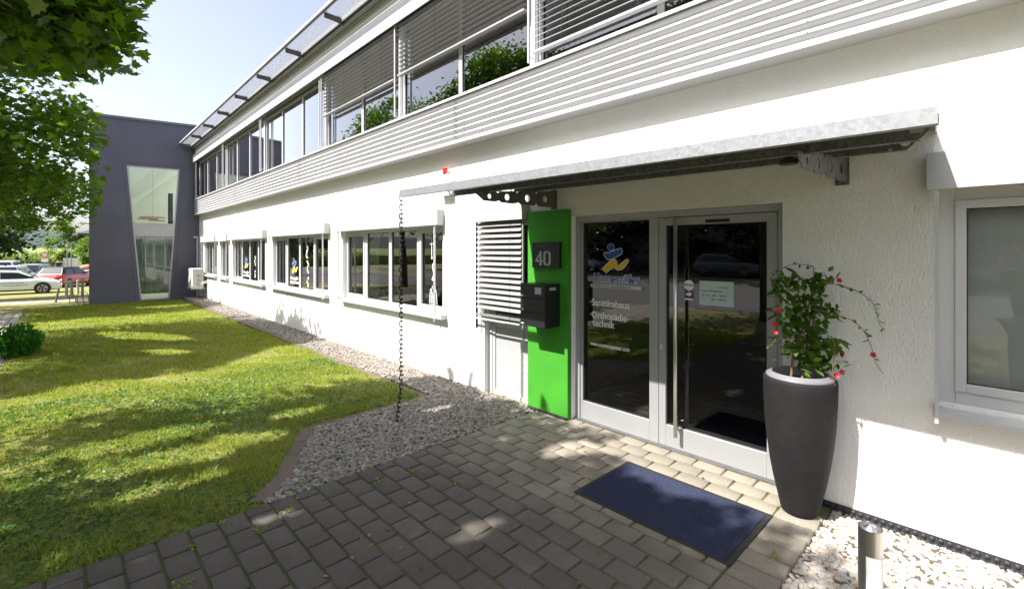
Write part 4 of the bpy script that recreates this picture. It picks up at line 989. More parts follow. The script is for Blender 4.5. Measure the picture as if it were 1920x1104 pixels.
# border stones
KB = mat('border_stones', (.2, .13, .1), .9, island=[(.10, .085, .074), (.13, .10, .082), (.16, .115, .085), (.115, .09, .076)], noise=(12, .6, (.11, .09, .075), 8), bump=(120, .6, .005))
mb = MB()
def stones(mb, pts, wid, L=.24, zf=None):
    for (a, b) in zip(pts, pts[1:]):
        a = Vector(a); b = Vector(b); D = (b-a); n = max(1, int(D.length/L)); d = D.normalized(); q = Vector((-d.y, d.x))*wid
        for i in range(n):
            p0 = a+D*(i/n)+d*.004; p1 = a+D*((i+1)/n)-d*.004; j = random.uniform(-.006, .006); z1 = -.002-.035*min(1, max(0, (a.y+D.y*i/n-3.6)/1.4)) if p0.y < 6 else -.037
            zz = z1+random.uniform(-.004, .004)-(.0 if p0.y < 12 else (p0.y-12)*.004)
            e = .008; P = [p0, p1, p1+q, p0+q]; cc = (p0+p1+q*1)/2
            vs = [(v.x, v.y, zz-.10) for v in P]+[(v.x, v.y, zz-e) for v in P]+[(v.x+(cc.x-v.x)*.06, v.y+(cc.y-v.y)*.06, zz) for v in P]
            mb.add(vs, [(0, 1, 5, 4), (1, 2, 6, 5), (2, 3, 7, 6), (3, 0, 4, 7), (4, 5, 9, 8), (5, 6, 10, 9), (6, 7, 11, 10), (7, 4, 8, 11), (8, 9, 10, 11)])
stones(mb, [(1.05, 3.66), (1.33, 3.96), (1.52, 4.32), (1.85, 4.88)], .135)
stones(mb, [(1.80, 4.90), (2.5, 4.90), (3.36, 4.95)], .115); stones(mb, [(3.36, 5.10), (3.36, 12), (3.36, 21.6)], .12)
tag(mb.build('kerb', KB), kind='structure')

# ------------------------------------------------------------------ grass
def zt_np(y): return np.interp(y, TY, TZ)
LAWN = [(-2.6, 3.63), (-2.6, 6.6), (-.70, 6.6), (-.72, 13), (-1.0, 20.6), (-1.0, 22.3), (3.24, 22.3), (3.26, 5.06), (1.78, 5.01), (1.44, 4.40), (1.23, 4.06), (.97, 3.60)]
GRM = leaf_mat('grass_blades', [(.15, .22, .020), (.22, .28, .028), (.31, .33, .045), (.125, .185, .018), (.38, .345, .10)], .45, .6)
def grass(P, dens, h, w, nb=3, name='grass'):
    xs = [p[0] for p in P]; ys = [p[1] for p in P]; n = int((max(xs)-min(xs))*(max(ys)-min(ys))*dens)
    pts = np.stack([rng.uniform(min(xs), max(xs), n), rng.uniform(min(ys), max(ys), n)], 1); pts = pts[in_poly(P, pts)]
    # patchiness
    f = np.sin(pts[:, 0]*3.1+1.3*np.sin(pts[:, 1]*1.7))*np.sin(pts[:, 1]*2.3+pts[:, 0]*1.1)+.6*np.sin(pts[:, 0]*9+pts[:, 1]*7)
    keep = rng.random(len(pts)) < .72+.22*f; pts = pts[keep]; f = f[keep]; n = len(pts)
    hh = h*rng.uniform(.4, 1.35, n)*(1+.25*f)*(1+.55*(np.sin(pts[:, 0]*5.3+2*np.sin(pts[:, 1]*2.9))*np.sin(pts[:, 1]*6.1+pts[:, 0]*2.2) > .55)); a = rng.uniform(0, 2*np.pi, n); le = rng.uniform(.3, 1.1, n)*hh
    d = np.stack([np.cos(a), np.sin(a)], 1); s = np.stack([-d[:, 1], d[:, 0]], 1)*w*rng.uniform(.6, 1.3, n)[:, None]
    z = zt_np(pts[:, 1]); V = np.zeros((n, 5, 3))
    V[:, 0, :2] = pts-s/2; V[:, 1, :2] = pts+s/2; V[:, 2, :2] = pts+s*.4+d*(le*.4)[:, None]; V[:, 3, :2] = pts-s*.4+d*(le*.4)[:, None]; V[:, 4, :2] = pts+d*le[:, None]
    V[:, 0, 2] = V[:, 1, 2] = z; V[:, 2, 2] = V[:, 3, 2] = z+hh*.6; V[:, 4, 2] = z+hh*.85
    b = (np.arange(n)*5)[:, None]
    F = np.concatenate([b+np.array([[0, 1, 2]]), b+np.array([[0, 2, 3]]), b+np.array([[3, 2, 4]])])
    return V.reshape(-1, 3), F
def clip(P, y0, y1):
    out = []
    n = len(P)
    def cut(Q, yv, keep_above):
        R_ = []
        for i in range(len(Q)):
            a, b = Q[i], Q[(i+1) % len(Q)]; ia = (a[1] >= yv) == keep_above; ib = (b[1] >= yv) == keep_above
            if ia: R_.append(a)
            if ia != ib: t = (yv-a[1])/(b[1]-a[1]); R_.append((a[0]+(b[0]-a[0])*t, yv))
        return R_
    return cut(cut(P, y0, True), y1, False)
VV = []; FF = []; off = 0
for y0, y1, dn, h, w_ in ((3.5, 5.6, 9000, .034, .0045), (5.6, 8.5, 5500, .036, .006), (8.5, 13, 2600, .04, .009), (13, 22.3, 1300, .045, .014)):
    V, F = grass(clip(LAWN, y0, y1), dn, h, w_); VV.append(V); FF.append(F+off); off += len(V)
tag(mesh_np('grass', np.concatenate(VV), np.concatenate(FF), GRM), kind='stuff')
# clover leaves in the nearer lawn
P = clip(LAWN, 3.5, 8.0); n = 34000; pts = np.stack([rng.uniform(-1.2, 3.2, n), rng.uniform(3.6, 8.0, n)], 1); pts = pts[in_poly(P, pts)]
m1 = rng.random(len(pts)) < .5+.5*np.sin(pts[:, 0]*2.1+2)*np.sin(pts[:, 1]*1.7); pts = pts[m1]
CL = np.stack([pts[:, 0], pts[:, 1], zt_np(pts[:, 1])+rng.uniform(.012, .035, len(pts))], 1)
V, F = leaf_batch(CL, .027, [(0, 0), (.3, .4), (.8, .45), (1, 0), (.8, -.45), (.3, -.4)], .6, .1)
tag(mesh_np('clover', V, F, leaf_mat('clover_leaf', [(.05, .115, .018), (.08, .16, .027), (.10, .19, .03)], .35)), kind='stuff')
# weeds in the joints
wp = []
for (x, y) in ((1.62, 3.60), (1.83, 3.62), (1.75, 3.35), (1.1, 3.42), (.55, 3.4), (.9, 3.3), (2.2, 2.9), (.45, 3.05), (2.9, 3.95), (3.35, 4.25), (1.35, 3.75), (3.45, 4.15), (1.7, 3.85), (2.05, 3.3), (.75, 3.56), (3.02, .93)):
    for k in range(22): wp.append((x+random.gauss(0, .028), y+random.gauss(0, .02), .004 if y < 3.6 else -.01+random.random()*.02))
V, F = leaf_batch(np.array(wp), .02, OV, .7, .1); tag(mesh_np('weeds', V, F, GRM), kind='stuff')

# dry leaves lying about
n = 150; q = np.stack([np.concatenate([rng.uniform(-.6, 3.1, 90), rng.uniform(.4, 3.8, 40), rng.uniform(1.6, 3.6, 20)]), np.concatenate([rng.uniform(3.8, 12, 90), rng.uniform(1.0, 3.6, 40), rng.uniform(3.8, 4.8, 20)]), np.zeros(n)], 1)
q[:, 2] = np.where(q[:, 1] > 3.62, np.interp(q[:, 1], TY, TZ)+.035, .004)
V, F = leaf_batch(q, .035, OV, .35, .35); tag(mesh_np('fallen_leaves', V, F, leaf_mat('dry_leaf', [(.22, .12, .04), (.30, .20, .07), (.16, .08, .03), (.35, .28, .12)], .2)), kind='stuff')
# ------------------------------------------------------------------ trees
BARK = mat('bark', (.09, .075, .06), .95, bump=(20, 1, .03, (1, 1, .2)), noise=(6, .6, (.05, .045, .04), 8))
MLEAF = leaf_mat('maple_leaf', [(.038, .085, .007), (.06, .125, .010), (.09, .165, .016), (.05, .105, .010), (.15, .215, .018)], .6)
def crown_points(n, cx, cy, zlo, zhi, rad, ysc=1.0, nclump=90, seed=1, csig=.42):
    r = np.random.default_rng(seed); C = []
    while len(C) < nclump:
        z = r.uniform(zlo, zhi); R_ = rad(z); a = r.uniform(0, 2*np.pi); q = R_*math.sqrt(r.uniform(.12, 1))
        C.append((cx+q*math.cos(a), cy+q*math.sin(a)*ysc, z))
    C = np.array(C); idx = r.integers(0, nclump, n)
    sg = csig*r.uniform(.6, 1.3, nclump)
    return C[idx]+r.normal(0, 1, (n, 3))*sg[idx][:, None]*np.array([1, 1, .55]), C
def tree(name, label, base, crowns, trunk_h, tr, leaf_size, leafm, cat='tree', group=None, limbs=14, shape=MAPLE, cull=None, seed=3, fold=.2, droop=.3):
    t = empty(name, base, label=label, cat=cat, group=group)
    P = np.concatenate([c[0] for c in crowns]); C = np.concatenate([c[1] for c in crowns])
    if cull is not None: P = P[cull(P)]
    V, F = leaf_batch(P, leaf_size, shape, 1.0, fold, droop=droop); o = mesh_np('crown', V-np.array(base), F, leafm); o.parent = t
    r = random.Random(seed); mb = MB(); b = Vector(base); topv = Vector((b.x+.15, b.y, b.z+trunk_h))
    mb.tube([b-Vector((0, 0, .1)), b+Vector((0, 0, .15)), b+Vector((.03, 0, trunk_h*.5)), topv], tr*1.15, 12, r2=tr*.7)
    zt_ = max(c[2] for c in C)-.8
    mb.tube([topv, topv+Vector((.1, .1, (zt_-topv.z)*.5)), Vector((topv.x, topv.y, zt_))], tr*.7, 8, r2=tr*.12)
    for i in r.sample(range(len(C)), min(limbs, len(C))):
        e = Vector(C[i]); s0 = topv.z-.3+(max(0, e.z-topv.z))*.45; s_ = Vector((topv.x, topv.y, s0)); md = (s_+e)/2+Vector((0, 0, .25+.1*r.random()))
        if cull is not None and not cull(np.array([C[i]]))[0]: continue
        mb.tube([s_, md, e], tr*.28, 6, r2=tr*.05)
    V0 = [tuple(Vector(v)-b) for v in mb.v]; mb.v = V0
    o = mb.build('trunk', BARK, smooth=True); o.parent = t; return t
dome = lambda z: max(.3, min(4.5, 9.0-.8*z))
def T1():
    a = crown_points(30000, -5.1, 4.2, 3.5, 9.3, dome, .88, 210, 11)
    b = crown_points(8000, -.6, 5.7, 3.5, 4.9, lambda z: 1.0, 1.1, 34, 12, .25)
    c = crown_points(1800, -1.9, 5.0, 3.5, 4.8, lambda z: 1.2, 1.0, 14, 13, .3)
    return [a, b, c]
def landing(P): return P[:, 0]+.8*P[:, 2], P[:, 1]-.216*P[:, 2]   # where the sun drops a leaf's shadow
def open_band(P, side, lim, lim2, xs_):  # trims a crown so that a band of lawn stays sunlit
    X_, Y_ = landing(P); L = lim+.18*np.sin(2.3*X_+1)+.08*np.sin(7*X_)+(lim2-lim)/(1+np.exp(-(X_-xs_)*4))
    return (Y_ < L) if side < 0 else (Y_ > L)
def gaps(P, G):  # holes cut in a crown to let sun patches onto the ground
    X_, Y_ = landing(P); ok = np.ones(len(P), bool)
    for cx, cy, rx, ry in G: ok &= ((X_-cx+.5*(Y_-cy))/rx)**2+((Y_-cy)/ry)**2 > 1
    return ok
def shade_edge(P, lim):   # drops leaves whose shadow would reach the sunlit strip along the facade
    return P[:, 0]+.8*P[:, 2] < lim+.22*np.sin(4.1*P[:, 1]+1.7*P[:, 2])+.12*np.sin(9*P[:, 1])
def cull1(P):   # underside rises over the forecourt; leaves cut away to shape the sun patches
    zmin = 3.35+.12*np.abs(P[:, 1]-5); return open_band(P, -1, 7.25, 6.1, 2.3) & gaps(P, [(.45, 5.75, .75, .22), (.85, 5.05, .8, .26), (.55, 4.45, .5, .14), (1.9, 5.5, .35, .2), (3.1, 4.45, .3, .12), (3.3, 2.75, .3, .16), (1.9, 2.35, .22, .1), (1.05, 3.4, .2, .1), (3.0, 3.3, .15, .1)]) & shade_edge(P, np.where(P[:, 1]-.216*P[:, 2] < 2.6, 3.15, 3.75)) & (P[:, 2] > zmin) & (P[:, 0] < .5) & (P[:, 2] > 3.15+.35*np.clip(P[:, 0]+.2, 0, 1))
tree('maple_tree', 'near broad maple whose leafy bough hangs into view overhead', (-5.1, 4.2, -.03), T1(), 2.8, .17, .125, MLEAF, group='maples in a row along the street', cull=cull1)
a = crown_points(38000, -5.0, 12.9, 2.9, 9.3, dome, .98, 260, 21); b = crown_points(6500, -.9, 12.9, 2.3, 4.6, lambda z: 1.55, 1.3, 34, 22, .34)
tree('maple_tree', 'middle maple with low dark boughs over the lawn', (-5.0, 12.9, -.09), [a, b], 2.6, .18, .125, MLEAF, group='maples in a row along the street', cull=lambda P: (P[:, 0] < .55) & (P[:, 2] > 1.9) & shade_edge(P, 4.0) & open_band(P, 1, 8.6, 9.5, 2.1) & open_band(P, -1, 15.4, 15.4, 9) & gaps(P, [(1.2, 12.9, .45, 1.3), (1.3, 10.6, .3, .5)]))
a = crown_points(16000, -5.0, -4.3, 3.3, 9.3, dome, .78, 130, 61)
tree('maple_tree', 'nearest maple behind the camera side of the forecourt', (-5.1, -4.3, -.03), [a], 2.8, .17, .14, MLEAF, group='maples in a row along the street', cull=lambda P: (P[:, 1] < -1.2) & shade_edge(P, 3.0))
a = crown_points(27000, -5.0, 21.8, 2.9, 9.3, dome, .95, 210, 31); b = crown_points(3000, -1.2, 21.6, 2.6, 4.2, lambda z: 1.3, 1.3, 26, 32, .34)
tree('maple_tree', 'farther maple behind the others on the left of the lawn', (-5.0, 21.8, -.13), [a, b], 2.6, .18, .125, MLEAF, group='maples in a row along the street', cull=lambda P: (P[:, 0] < .4) & (P[:, 2] > 2.2) & shade_edge(P, 3.7) & open_band(P, 1, 17.5, 17.5, 9) & gaps(P, [(2.3, 19.6, .8, .4)]))

# small round shrub in the lawn
SB = (-.60, 12.0, tz(12))
sp = rng.normal(0, 1, (2600, 3)); sp /= np.linalg.norm(sp, axis=1)[:, None]; sp *= (.5+.5*rng.random(2600)**.4)[:, None]*np.array([.42, .42, .40])
lump = 1+.16*np.sin(sp[:, 0]*16)*np.sin(sp[:, 1]*14+1)+.1*np.sin(sp[:, 2]*20); sp *= lump[:, None]; sp[:, 2] += .33; sp = sp[sp[:, 2] > .03]
sp *= .74
sh = empty('round_shrub', SB, label='small bright green round shrub at the left edge of the lawn', cat='shrub')
V, F = leaf_batch(sp, .062, OV, 1.6, .2, droop=-.7); o = mesh_np('foliage', V, F, leaf_mat('shrub_leaf', [(.03, .12, .01), (.05, .20, .018), (.04, .15, .012)], .45)); o.parent = sh
mb = MB(); 
for k in range(7): mb.tube([(0, 0, -.02), (.12*math.cos(k*.9), .12*math.sin(k*.9), .25)], .01, 6, r2=.004)
o = mb.build('stem', BARK); o.parent = sh

# ------------------------------------------------------------------ beyond the lawn
sheet('footpath', -40, .55, 26.9, 29.3, .008, PATHM)
sheet('footpath', -30, 1.9, 24.2, 25.2, -.3, PATHM) if False else None
mb = MB(); mb.add([(.3, 24.6, tz(24.6)+.008), (1.4, 24.6, tz(24.6)+.008), (1.4, 29.2, tz(29.2)+.008), (.3, 29.2, tz(29.2)+.008)], [(0, 1, 2, 3)]); tag(mb.build('bicycle_stand_paving', mat('dark_soil', (.07, .06, .05), .95)), kind='structure')
sheet('road', -1.3, 60, 74, 92, .008, mat('pale_asphalt', (.26, .245, .23), .9, noise=(2, .5, (.22, .2, .19), 6)))  # paler asphalt than the street
sheet('car_park', -40, 1.0, 50.6, 54.0, .008, mat('car_park_asphalt', (.22, .21, .20), .9)) 
WOOD = mat('weathered_post', (.40, .37, .34), .8, noise=(8, .5, (.28, .26, .24), 6))
posts = [(.03, 30.2, .86, 'thick pale post nearest the white car'), (.50, 36.0, .78, 'slim pale post behind the bicycle stands'), (.62, 32.3, .92, 'pale post closest to the blue grey block'), (.22, 31.6, .82, 'pale post just behind the nearest one')]
for x, y, h, lb in posts:
    t = empty('bollard_post', (x, y, tz(y)), label=lb, cat='post', group='pale posts along the footpath')
    mb = MB(); mb.lathe([(.055, 0), (.055, h), (.03, h+.03), (0, h+.035)], n=14); o = mb.build('post', WOOD); o.parent = t
t = empty('leaning_stake', (-.30, 26.4, tz(26.4)), label='short dark leaning stake in the grass before the path', cat='stake')
mb = MB(); mb.tube([(0, 0, -.05), (.10, 0, .56)], .035, 8); o = mb.build('stake', mat('dark_stake', (.10, .11, .12), .7)); o.parent = t
def bike_stand(x, y, lb):
    t = empty('bicycle_stand', (x, y, tz(y)), label=lb, cat='bicycle stand', group='bicycle stands beside the tower')
    mb = MB()
    for k in range(2):
        xx = k*.22; mb.tube([(xx, 0, 0), (xx-.02, 0, .30), (xx+.05, 0, .46), (xx+.13, 0, .30), (xx+.17, 0, 0)], .014, 6)
    mb.tube([(-.02, 0, .03), (.4, 0, .03)], .014, 6); o = mb.build('rack', DARKM); o.parent = t
bike_stand(.12, 24.9, 'left dark bent wire bicycle stand'); bike_stand(.50, 24.9, 'right dark bent wire bicycle stand closest to the tower')

# cars
TYRE = mat('tyre', (.02, .02, .02), .8); RIM = mat('alloy_rim', (.6, .6, .6), .3, .8); CGL = mat('car_glass', (.03, .035, .04), .08, 0, .5)
def make_car(label, paint, roofm, loc, rz, L=4.25, Wd=1.80, Ht=1.46, ztail=.96, hood=.92, kind='hatch', group=None, name='parked_car'):
    t = empty(name, loc, rz, label, 'car', group); hw = Wd/2
    def cp(mb, n, m, par=None, **k): o = mb.build(n, m, **k); o.parent = par or t; return o
    xr, xf_ = -L/2, L/2
    st_ = [(xr, .35, .72, .80), (xr+.05, .24, ztail-.05, .93), (xr+.35, .20, ztail, 1), (-.9, .19, ztail-.01, 1), (0, .19, ztail-.02, 1), (L*.18, .19, ztail-.03, 1), (L*.27, .19, hood+.02, 1), (L*.40, .19, hood-.10, .97), (L*.465, .21, hood-.20, .90), (xf_-.02, .28, hood-.32, .80), (xf_, .36, hood-.40, .74)]
    mb = MB(); ring = []
    for x, zb, ztp, ws in st_:
        w_ = hw*ws; zm = (zb+ztp)/2
        ring.append([(x, -w_*.90, zb), (x, -w_, zb+.12), (x, -w_*1.0, zm), (x, -w_*.985, ztp-.14), (x, -w_*.90, ztp-.02), (x, -w_*.5, ztp+.02), (x, w_*.5, ztp+.02), (x, w_*.90, ztp-.02), (x, w_*.985, ztp-.14), (x, w_, zm), (x, w_, zb+.12), (x, w_*.90, zb)])
    n = 12; vs = sum(ring, []); fs = [(i*n+j, i*n+(j+1) % n, (i+1)*n+(j+1) % n, (i+1)*n+j) for i in range(len(ring)-1) for j in range(n)]+[tuple(range(n)), tuple(range((len(ring)-1)*n, len(ring)*n))[::-1]]
    mb.add(vs, fs); cp(mb, 'body', paint, smooth=True)
    # cabin
    rb, rt, ft, fb = xr+(.18 if kind == 'hatch' else .10), xr+(.62 if kind == 'hatch' else .35), .20, L*.27
    zb = ztail-.06; zt2 = Ht; cab = []
    for x, z, w_ in ((rb, zb, .90), (rt, zt2-.05, .70), ((rt+ft)/2-.1, zt2, .72), (ft, zt2-.05, .70), (fb, zb, .88)):
        cab.append((x, z, hw*w_))
    mb = MB(); vs = []
    for x, z, w_ in cab: vs += [(x, -w_, z), (x, w_, z)]
    zz = zb
    mb.add(vs, [(0, 1, 3, 2), (2, 3, 5, 4), (4, 5, 7, 6), (6, 7, 9, 8), (0, 2, 4, 6, 8), (1, 9, 7, 5, 3)]); cp(mb, 'roof', roofm, bevel=.05)
    # glass panels set proud of the cabin
    def lerp(a, b, t_): return tuple(a[i]+(b[i]-a[i])*t_ for i in range(3))
    for sg in (-1, 1):
        w0, w1 = hw*.90, hw*.715; e = .012
        def sp_(x, k): z = zb+.05+(zt2-.14-zb-.05)*k; return (x, sg*(w0+(w1-w0)*((z-zb)/(zt2-zb))+e), z)
        mid_ = (rt+ft)/2+.08
        for q in ([sp_(rb+.28, .02), sp_(rt+.14, .92), sp_(mid_-.04, 1), sp_(mid_-.04, 0)], [sp_(mid_+.04, 0), sp_(mid_+.04, 1), sp_(ft-.02, .96), sp_(fb-.22, .02)]):
            mb = MB(); mb.add([q[0], q[1], q[2], q[3]], [(0, 1, 2, 3)]); cp(mb, 'side_window', CGL)
    a, b = cab[0], cab[1]; d = -.02
    P = [(a[0]+(b[0]-a[0])*k+d, s_*(a[2]+(b[2]-a[2])*k)*.84, a[1]+(b[1]-a[1])*k+.01) for k, s_ in ((.22, -1), (.22, 1), (.9, 1), (.9, -1))]
    mb = MB(); mb.add(P, [(0, 1, 2, 3)]); cp(mb, 'rear_window', CGL)
    a, b = cab[4], cab[3]
    P = [(a[0]+(b[0]-a[0])*k+.02, s_*(a[2]+(b[2]-a[2])*k)*.88, a[1]+(b[1]-a[1])*k+.012) for k, s_ in ((.08, -1), (.08, 1), (.92, 1), (.92, -1))]
    mb = MB(); mb.add(P, [(3, 2, 1, 0)]); cp(mb, 'windscreen', CGL)
    for x in (xr+.78, xf_-.88):
        for sg in (-1, 1):
            mb = MB(); mb.tube([(x, sg*(hw-.22), .33), (x, sg*(hw+.006), .33)], .385, 24); cp(mb, 'wheel_arch', BLACK)
            mb = MB(); mb.tube([(x, sg*(hw-.20), .325), (x, sg*(hw+.02), .325)], .325, 24); wl = cp(mb, 'wheel', TYRE)
            mb = MB()
            for k in range(5):
                for dk in (-.16, .16):
                    a = 2*math.pi*k/5+dk+.3; a2 = 2*math.pi*k/5+.3; c1 = (math.cos(a), math.sin(a)); y_ = sg*(hw+.024)
                    mb.tube([(x+.05*math.cos(a2), y_, .325+.05*math.sin(a2)), (x+.215*c1[0], y_, .325+.215*c1[1])], .018, 5)
            mb.tube([(x+.22*math.cos(a), sg*(hw+.022), .325+.22*math.sin(a)) for a in np.linspace(0, 2*math.pi, 25)], .014, 5)
            cp(mb, 'rim', RIM, wl)
    for sg in (-1, 1):
        mb = MB(); mb.prism([(sg*hw*.50, hood-.20), (sg*hw*.50, hood-.29), (sg*hw*.86, hood-.25), (sg*hw*.86, hood-.14)], 'x', xf_-.13, xf_-.02) ; cp(mb, 'headlight', mat('headlight_glass', (.5, .52, .55), .1), bevel=.01)
        mb = MB(); mb.prism([(sg*hw*.48, ztail-.20), (sg*hw*.48, ztail-.30), (sg*hw*.95, ztail-.32), (sg*hw*.95, ztail-.14)], 'x', xr-.004, xr+.25); cp(mb, 'taillight', mat('taillight_red', (.35, .01, .01), .2), bevel=.01)
        mb = MB(); mb.prism([(fb-.42, ztail+.02), (fb-.42, ztail+.14), (fb-.30, ztail+.12), (fb-.28, ztail+.02)], 'y', sg*(hw*.93), sg*(hw+.16)); cp(mb, 'wing_mirror', BLACK, bevel=.02)
        mb = MB(); mb.box(xf_-.10, xf_+.0, sg*hw*.55, sg*hw*.80, .36, .44); cp(mb, 'air_intake', BLACK, bevel=.01)
    mb = MB(); mb.box(xf_-.03, xf_+.012, -.26, .26, .40, .51); cp(mb, 'number_plate', WHITE)
    mb = MB(); mb.box(xr-.015, xr+.03, -.26, .26, .55, .66); cp(mb, 'number_plate', WHITE)
    mb = MB(); mb.box(-L*.28, L*.25, -hw-.004, -hw+.05, .20, .27); mb.box(-L*.28, L*.25, hw-.05, hw+.004, .20, .27); cp(mb, 'side_skirt', BLACK)
    return t
PW = mat('white_paint', (.78, .79, .80), .25, coat=1); PR = mat('red_paint', (.42, .012, .015), .25, coat=1); PS = mat('silver_paint', (.42, .45, .48), .3, .5, coat=1)
PK = mat('black_paint', (.012, .012, .014), .35, spec=.3); PD = mat('dark_blue_paint', (.02, .03, .05), .25, coat=1); PG = mat('grey_paint', (.12, .13, .14), .3, .3, coat=1)
c1 = make_car('white hatchback with lettering on its door, nearest car on the left', PW, PW, (-2.28, 41.9, tz(41)), 0)
bt = lambda tx, y, z, sz, m: (lambda o: setattr(o, 'parent', c1))(bezier_text(tx, sz, m, 'lettering', None, Vector((y, -.915, z)), FY, .001))
TXB = mat('pale_blue_lettering', (.10, .30, .50), .5)
bt('mit Leidenschaft', -.55, .66, .15, TXB); bt('www.nonnengaesser.com', -.42, .53, .10, DKT)
c2 = make_car('red crossover with black roof parked beyond the white car', PR, PK, (.08, 49.3, tz(49)-.02), R(60), 4.2, 1.82, 1.55, 1.02, 1.0)
c3 = make_car('silver estate car seen from behind, left of the red one', PS, PS, (-2.9, 52.8, tz(52)), R(80), 4.5, 1.85, 1.62, 1.0, .98, 'suv')
c4 = make_car('dark estate car beyond the silver one', PG, PG, (-1.75, 58.5, tz(58)), R(75), 4.5, 1.8, 1.60, 1.0, .98, 'suv')
c5 = make_car('pale van-like car in the farthest row', PW, PW, (-3.8, 63.5, tz(60)), R(80), 4.6, 1.9, 1.85, 1.1, 1.0, 'suv')
# cars across the street (seen in the glass)
cc = [(-25, 13, PG, 'grey'), (-25, 19.2, PK, 'black'), (-25.2, 26, PS, 'silver'), (-25.3, 33, PD, 'dark blue'), (-25, 7, PD, 'navy'), (-25.1, 1, PS, 'light silver')]
for i, (x, y, pm, cn) in enumerate(cc):
    make_car('%s car parked across the street, %s from the forecourt' % (cn, ('third', 'fourth', 'fifth', 'sixth', 'second', 'first')[i]), pm, pm, (x, y, .0), R(90 if i % 2 else -90), 4.4, 1.8, 1.55, 1.0, .97, 'suv' if i % 2 else 'hatch', group='cars parked across the street')
sheet('verge', -22.5, -19, -60, 140, .012, GRND)
sheet('street_parking', -28, -22.5, -60, 140, .010, ASPH)

AX = empty('long_building', (-38, 15, 0), label='long pale building with dark flat roof across the street', cat='building')
mb = MB(); mb.box(-3, 3, -45, 45, 0, 6.2); o = mb.build('wall', mat('pale_render', (.42, .42, .40), .9)); o.parent = AX
mb = MB(); mb.box(-3.2, 3.2, -45.2, 45.2, 6.2, 6.6); o = mb.build('roof', DARKM); o.parent = AX
for k in range(18):
    mb = MB(); mb.box(3.0, 3.04, -43+k*5, -40.4+k*5, 1.0, 2.6); mb.box(3.0, 3.04, -43+k*5, -40.4+k*5, 4.0, 5.5); o = mb.build('window', CGL); o.parent = AX
# background trees, fence, corn, hills
DLEAF = leaf_mat('dark_leaf', [(.012, .03, .006), (.02, .05, .01), (.03, .065, .012)], .3)
LLEAF = leaf_mat('light_leaf', [(.06, .12, .015), (.10, .18, .02), (.14, .22, .03)], .45)
def simple_tree(x, y, h, r, leafm, label, n=3500, ls=.22, zlo=None, name='broadleaf_tree', group='trees across the street', seed=1):
    zb = tz(y); zl = zb+(zlo if zlo is not None else h*.3)
    rad = lambda z: max(.3, r*math.sqrt(max(0.02, 1-((z-(zl+zb+h)/2)/((zb+h-zl)/2))**2)))
    tree(name, label, (x, y, zb), [crown_points(n, x, y, zl, zb+h, rad, 1, 60, seed, r*.16)], max(1.0, zl-zb), .12+.02*r, ls, leafm, group=group, limbs=8, shape=[(0, 0), (.35, .4), (.8, .3), (1, 0), (.7, -.35), (.3, -.35)], seed=seed)
ords = ['first', 'second', 'third', 'fourth', 'fifth', 'sixth', 'seventh', 'eighth']
for i, y in enumerate((-4, 4, 12, 21, 30, 40)):
    simple_tree(-31-(i % 2)*1.5, y, 12+(i*37 % 4), 5.6, DLEAF, 'tall dark tree across the street, %s counted from the forecourt' % ords[i], 5200, .50, 1.2, seed=40+i)
simple_tree(-.3, 116, 8, 2.6, LLEAF, 'light green sunlit tree beyond the road', 5200, .30, 1.0, group='trees beyond the car park', seed=51)
simple_tree(2.7, 93, 4.6, 1.75, LLEAF, 'round light green tree next to the tower', 5200, .22, .8, group='trees beyond the car park', seed=52)
simple_tree(-3.4, 33, 6.5, 3.0, DLEAF, 'dark leafy tree above the parked cars', 7500, .20, 2.2, group='trees beyond the car park', seed=53)
mb = MB(); FN = mat('white_fence_panel', (.75, .74, .72), .6)
for k in range(4): mb.box(-.3+k*.5, .17+k*.5, 100.0, 100.06, -1, .58)
tag(mb.build('white_fence', FN), 'white panel fence beyond the road beside the trees', 'fence')
def lamp(x, y, h, lb):
    t = empty('street_lamp', (x, y, tz(y)), label=lb, cat='street lamp', group='street lamps beyond the road'); mb = MB(); mb.tube([(0, 0, 0), (0, 0, h)], .07, 8, r2=.045); o = mb.build('pole', ALU); o.parent = t
    mb = MB(); mb.box(-.5, .05, -.08, .08, h, h+.09); o = mb.build('lamp_head', ALU); o.parent = t
lamp(.17, 95, 4.2, 'left slim grey street lamp'); lamp(.60, 95, 3.8, 'right slim grey street lamp near the fence')
# traffic sign
TS = empty('traffic_sign', (-1.74, 76, -1.0), label='round red ringed speed sign on a pole above a white plate', cat='traffic sign')
mb = MB(); mb.tube([(0, 0, 0), (0, 0, 2.55)], .035, 8); o = mb.build('pole', ALU); o.parent = TS
mb = MB(); c_ = [(.30*math.cos(a), 2.26+.30*math.sin(a)) for a in np.linspace(0, 2*math.pi, 29)[:-1]]; mb.prism(c_, 'y', -.06, -.05); o = mb.build('ring', mat('sign_red', (.6, .02, .02), .5)); o.parent = TS
mb = MB(); c_ = [(.21*math.cos(a), 2.26+.21*math.sin(a)) for a in np.linspace(0, 2*math.pi, 29)[:-1]]; mb.prism(c_, 'y', -.065, -.061); o = mb.build('sign_face', WHITE); o.parent = TS
o = bezier_text('30', .25, BLACK, 'number', TS, Vector((0, -.067, 2.17)), FY, .001, 'CENTER')
mb = MB(); mb.box(-.30, .30, -.06, -.05, 1.45, 1.80); o = mb.build('plate', WHITE); o.parent = TS
mb = MB(); mb.box(-.15, .2, -.04, .2, 0.9, 1.35); o = mb.build('grey_box', PG); o.parent = TS
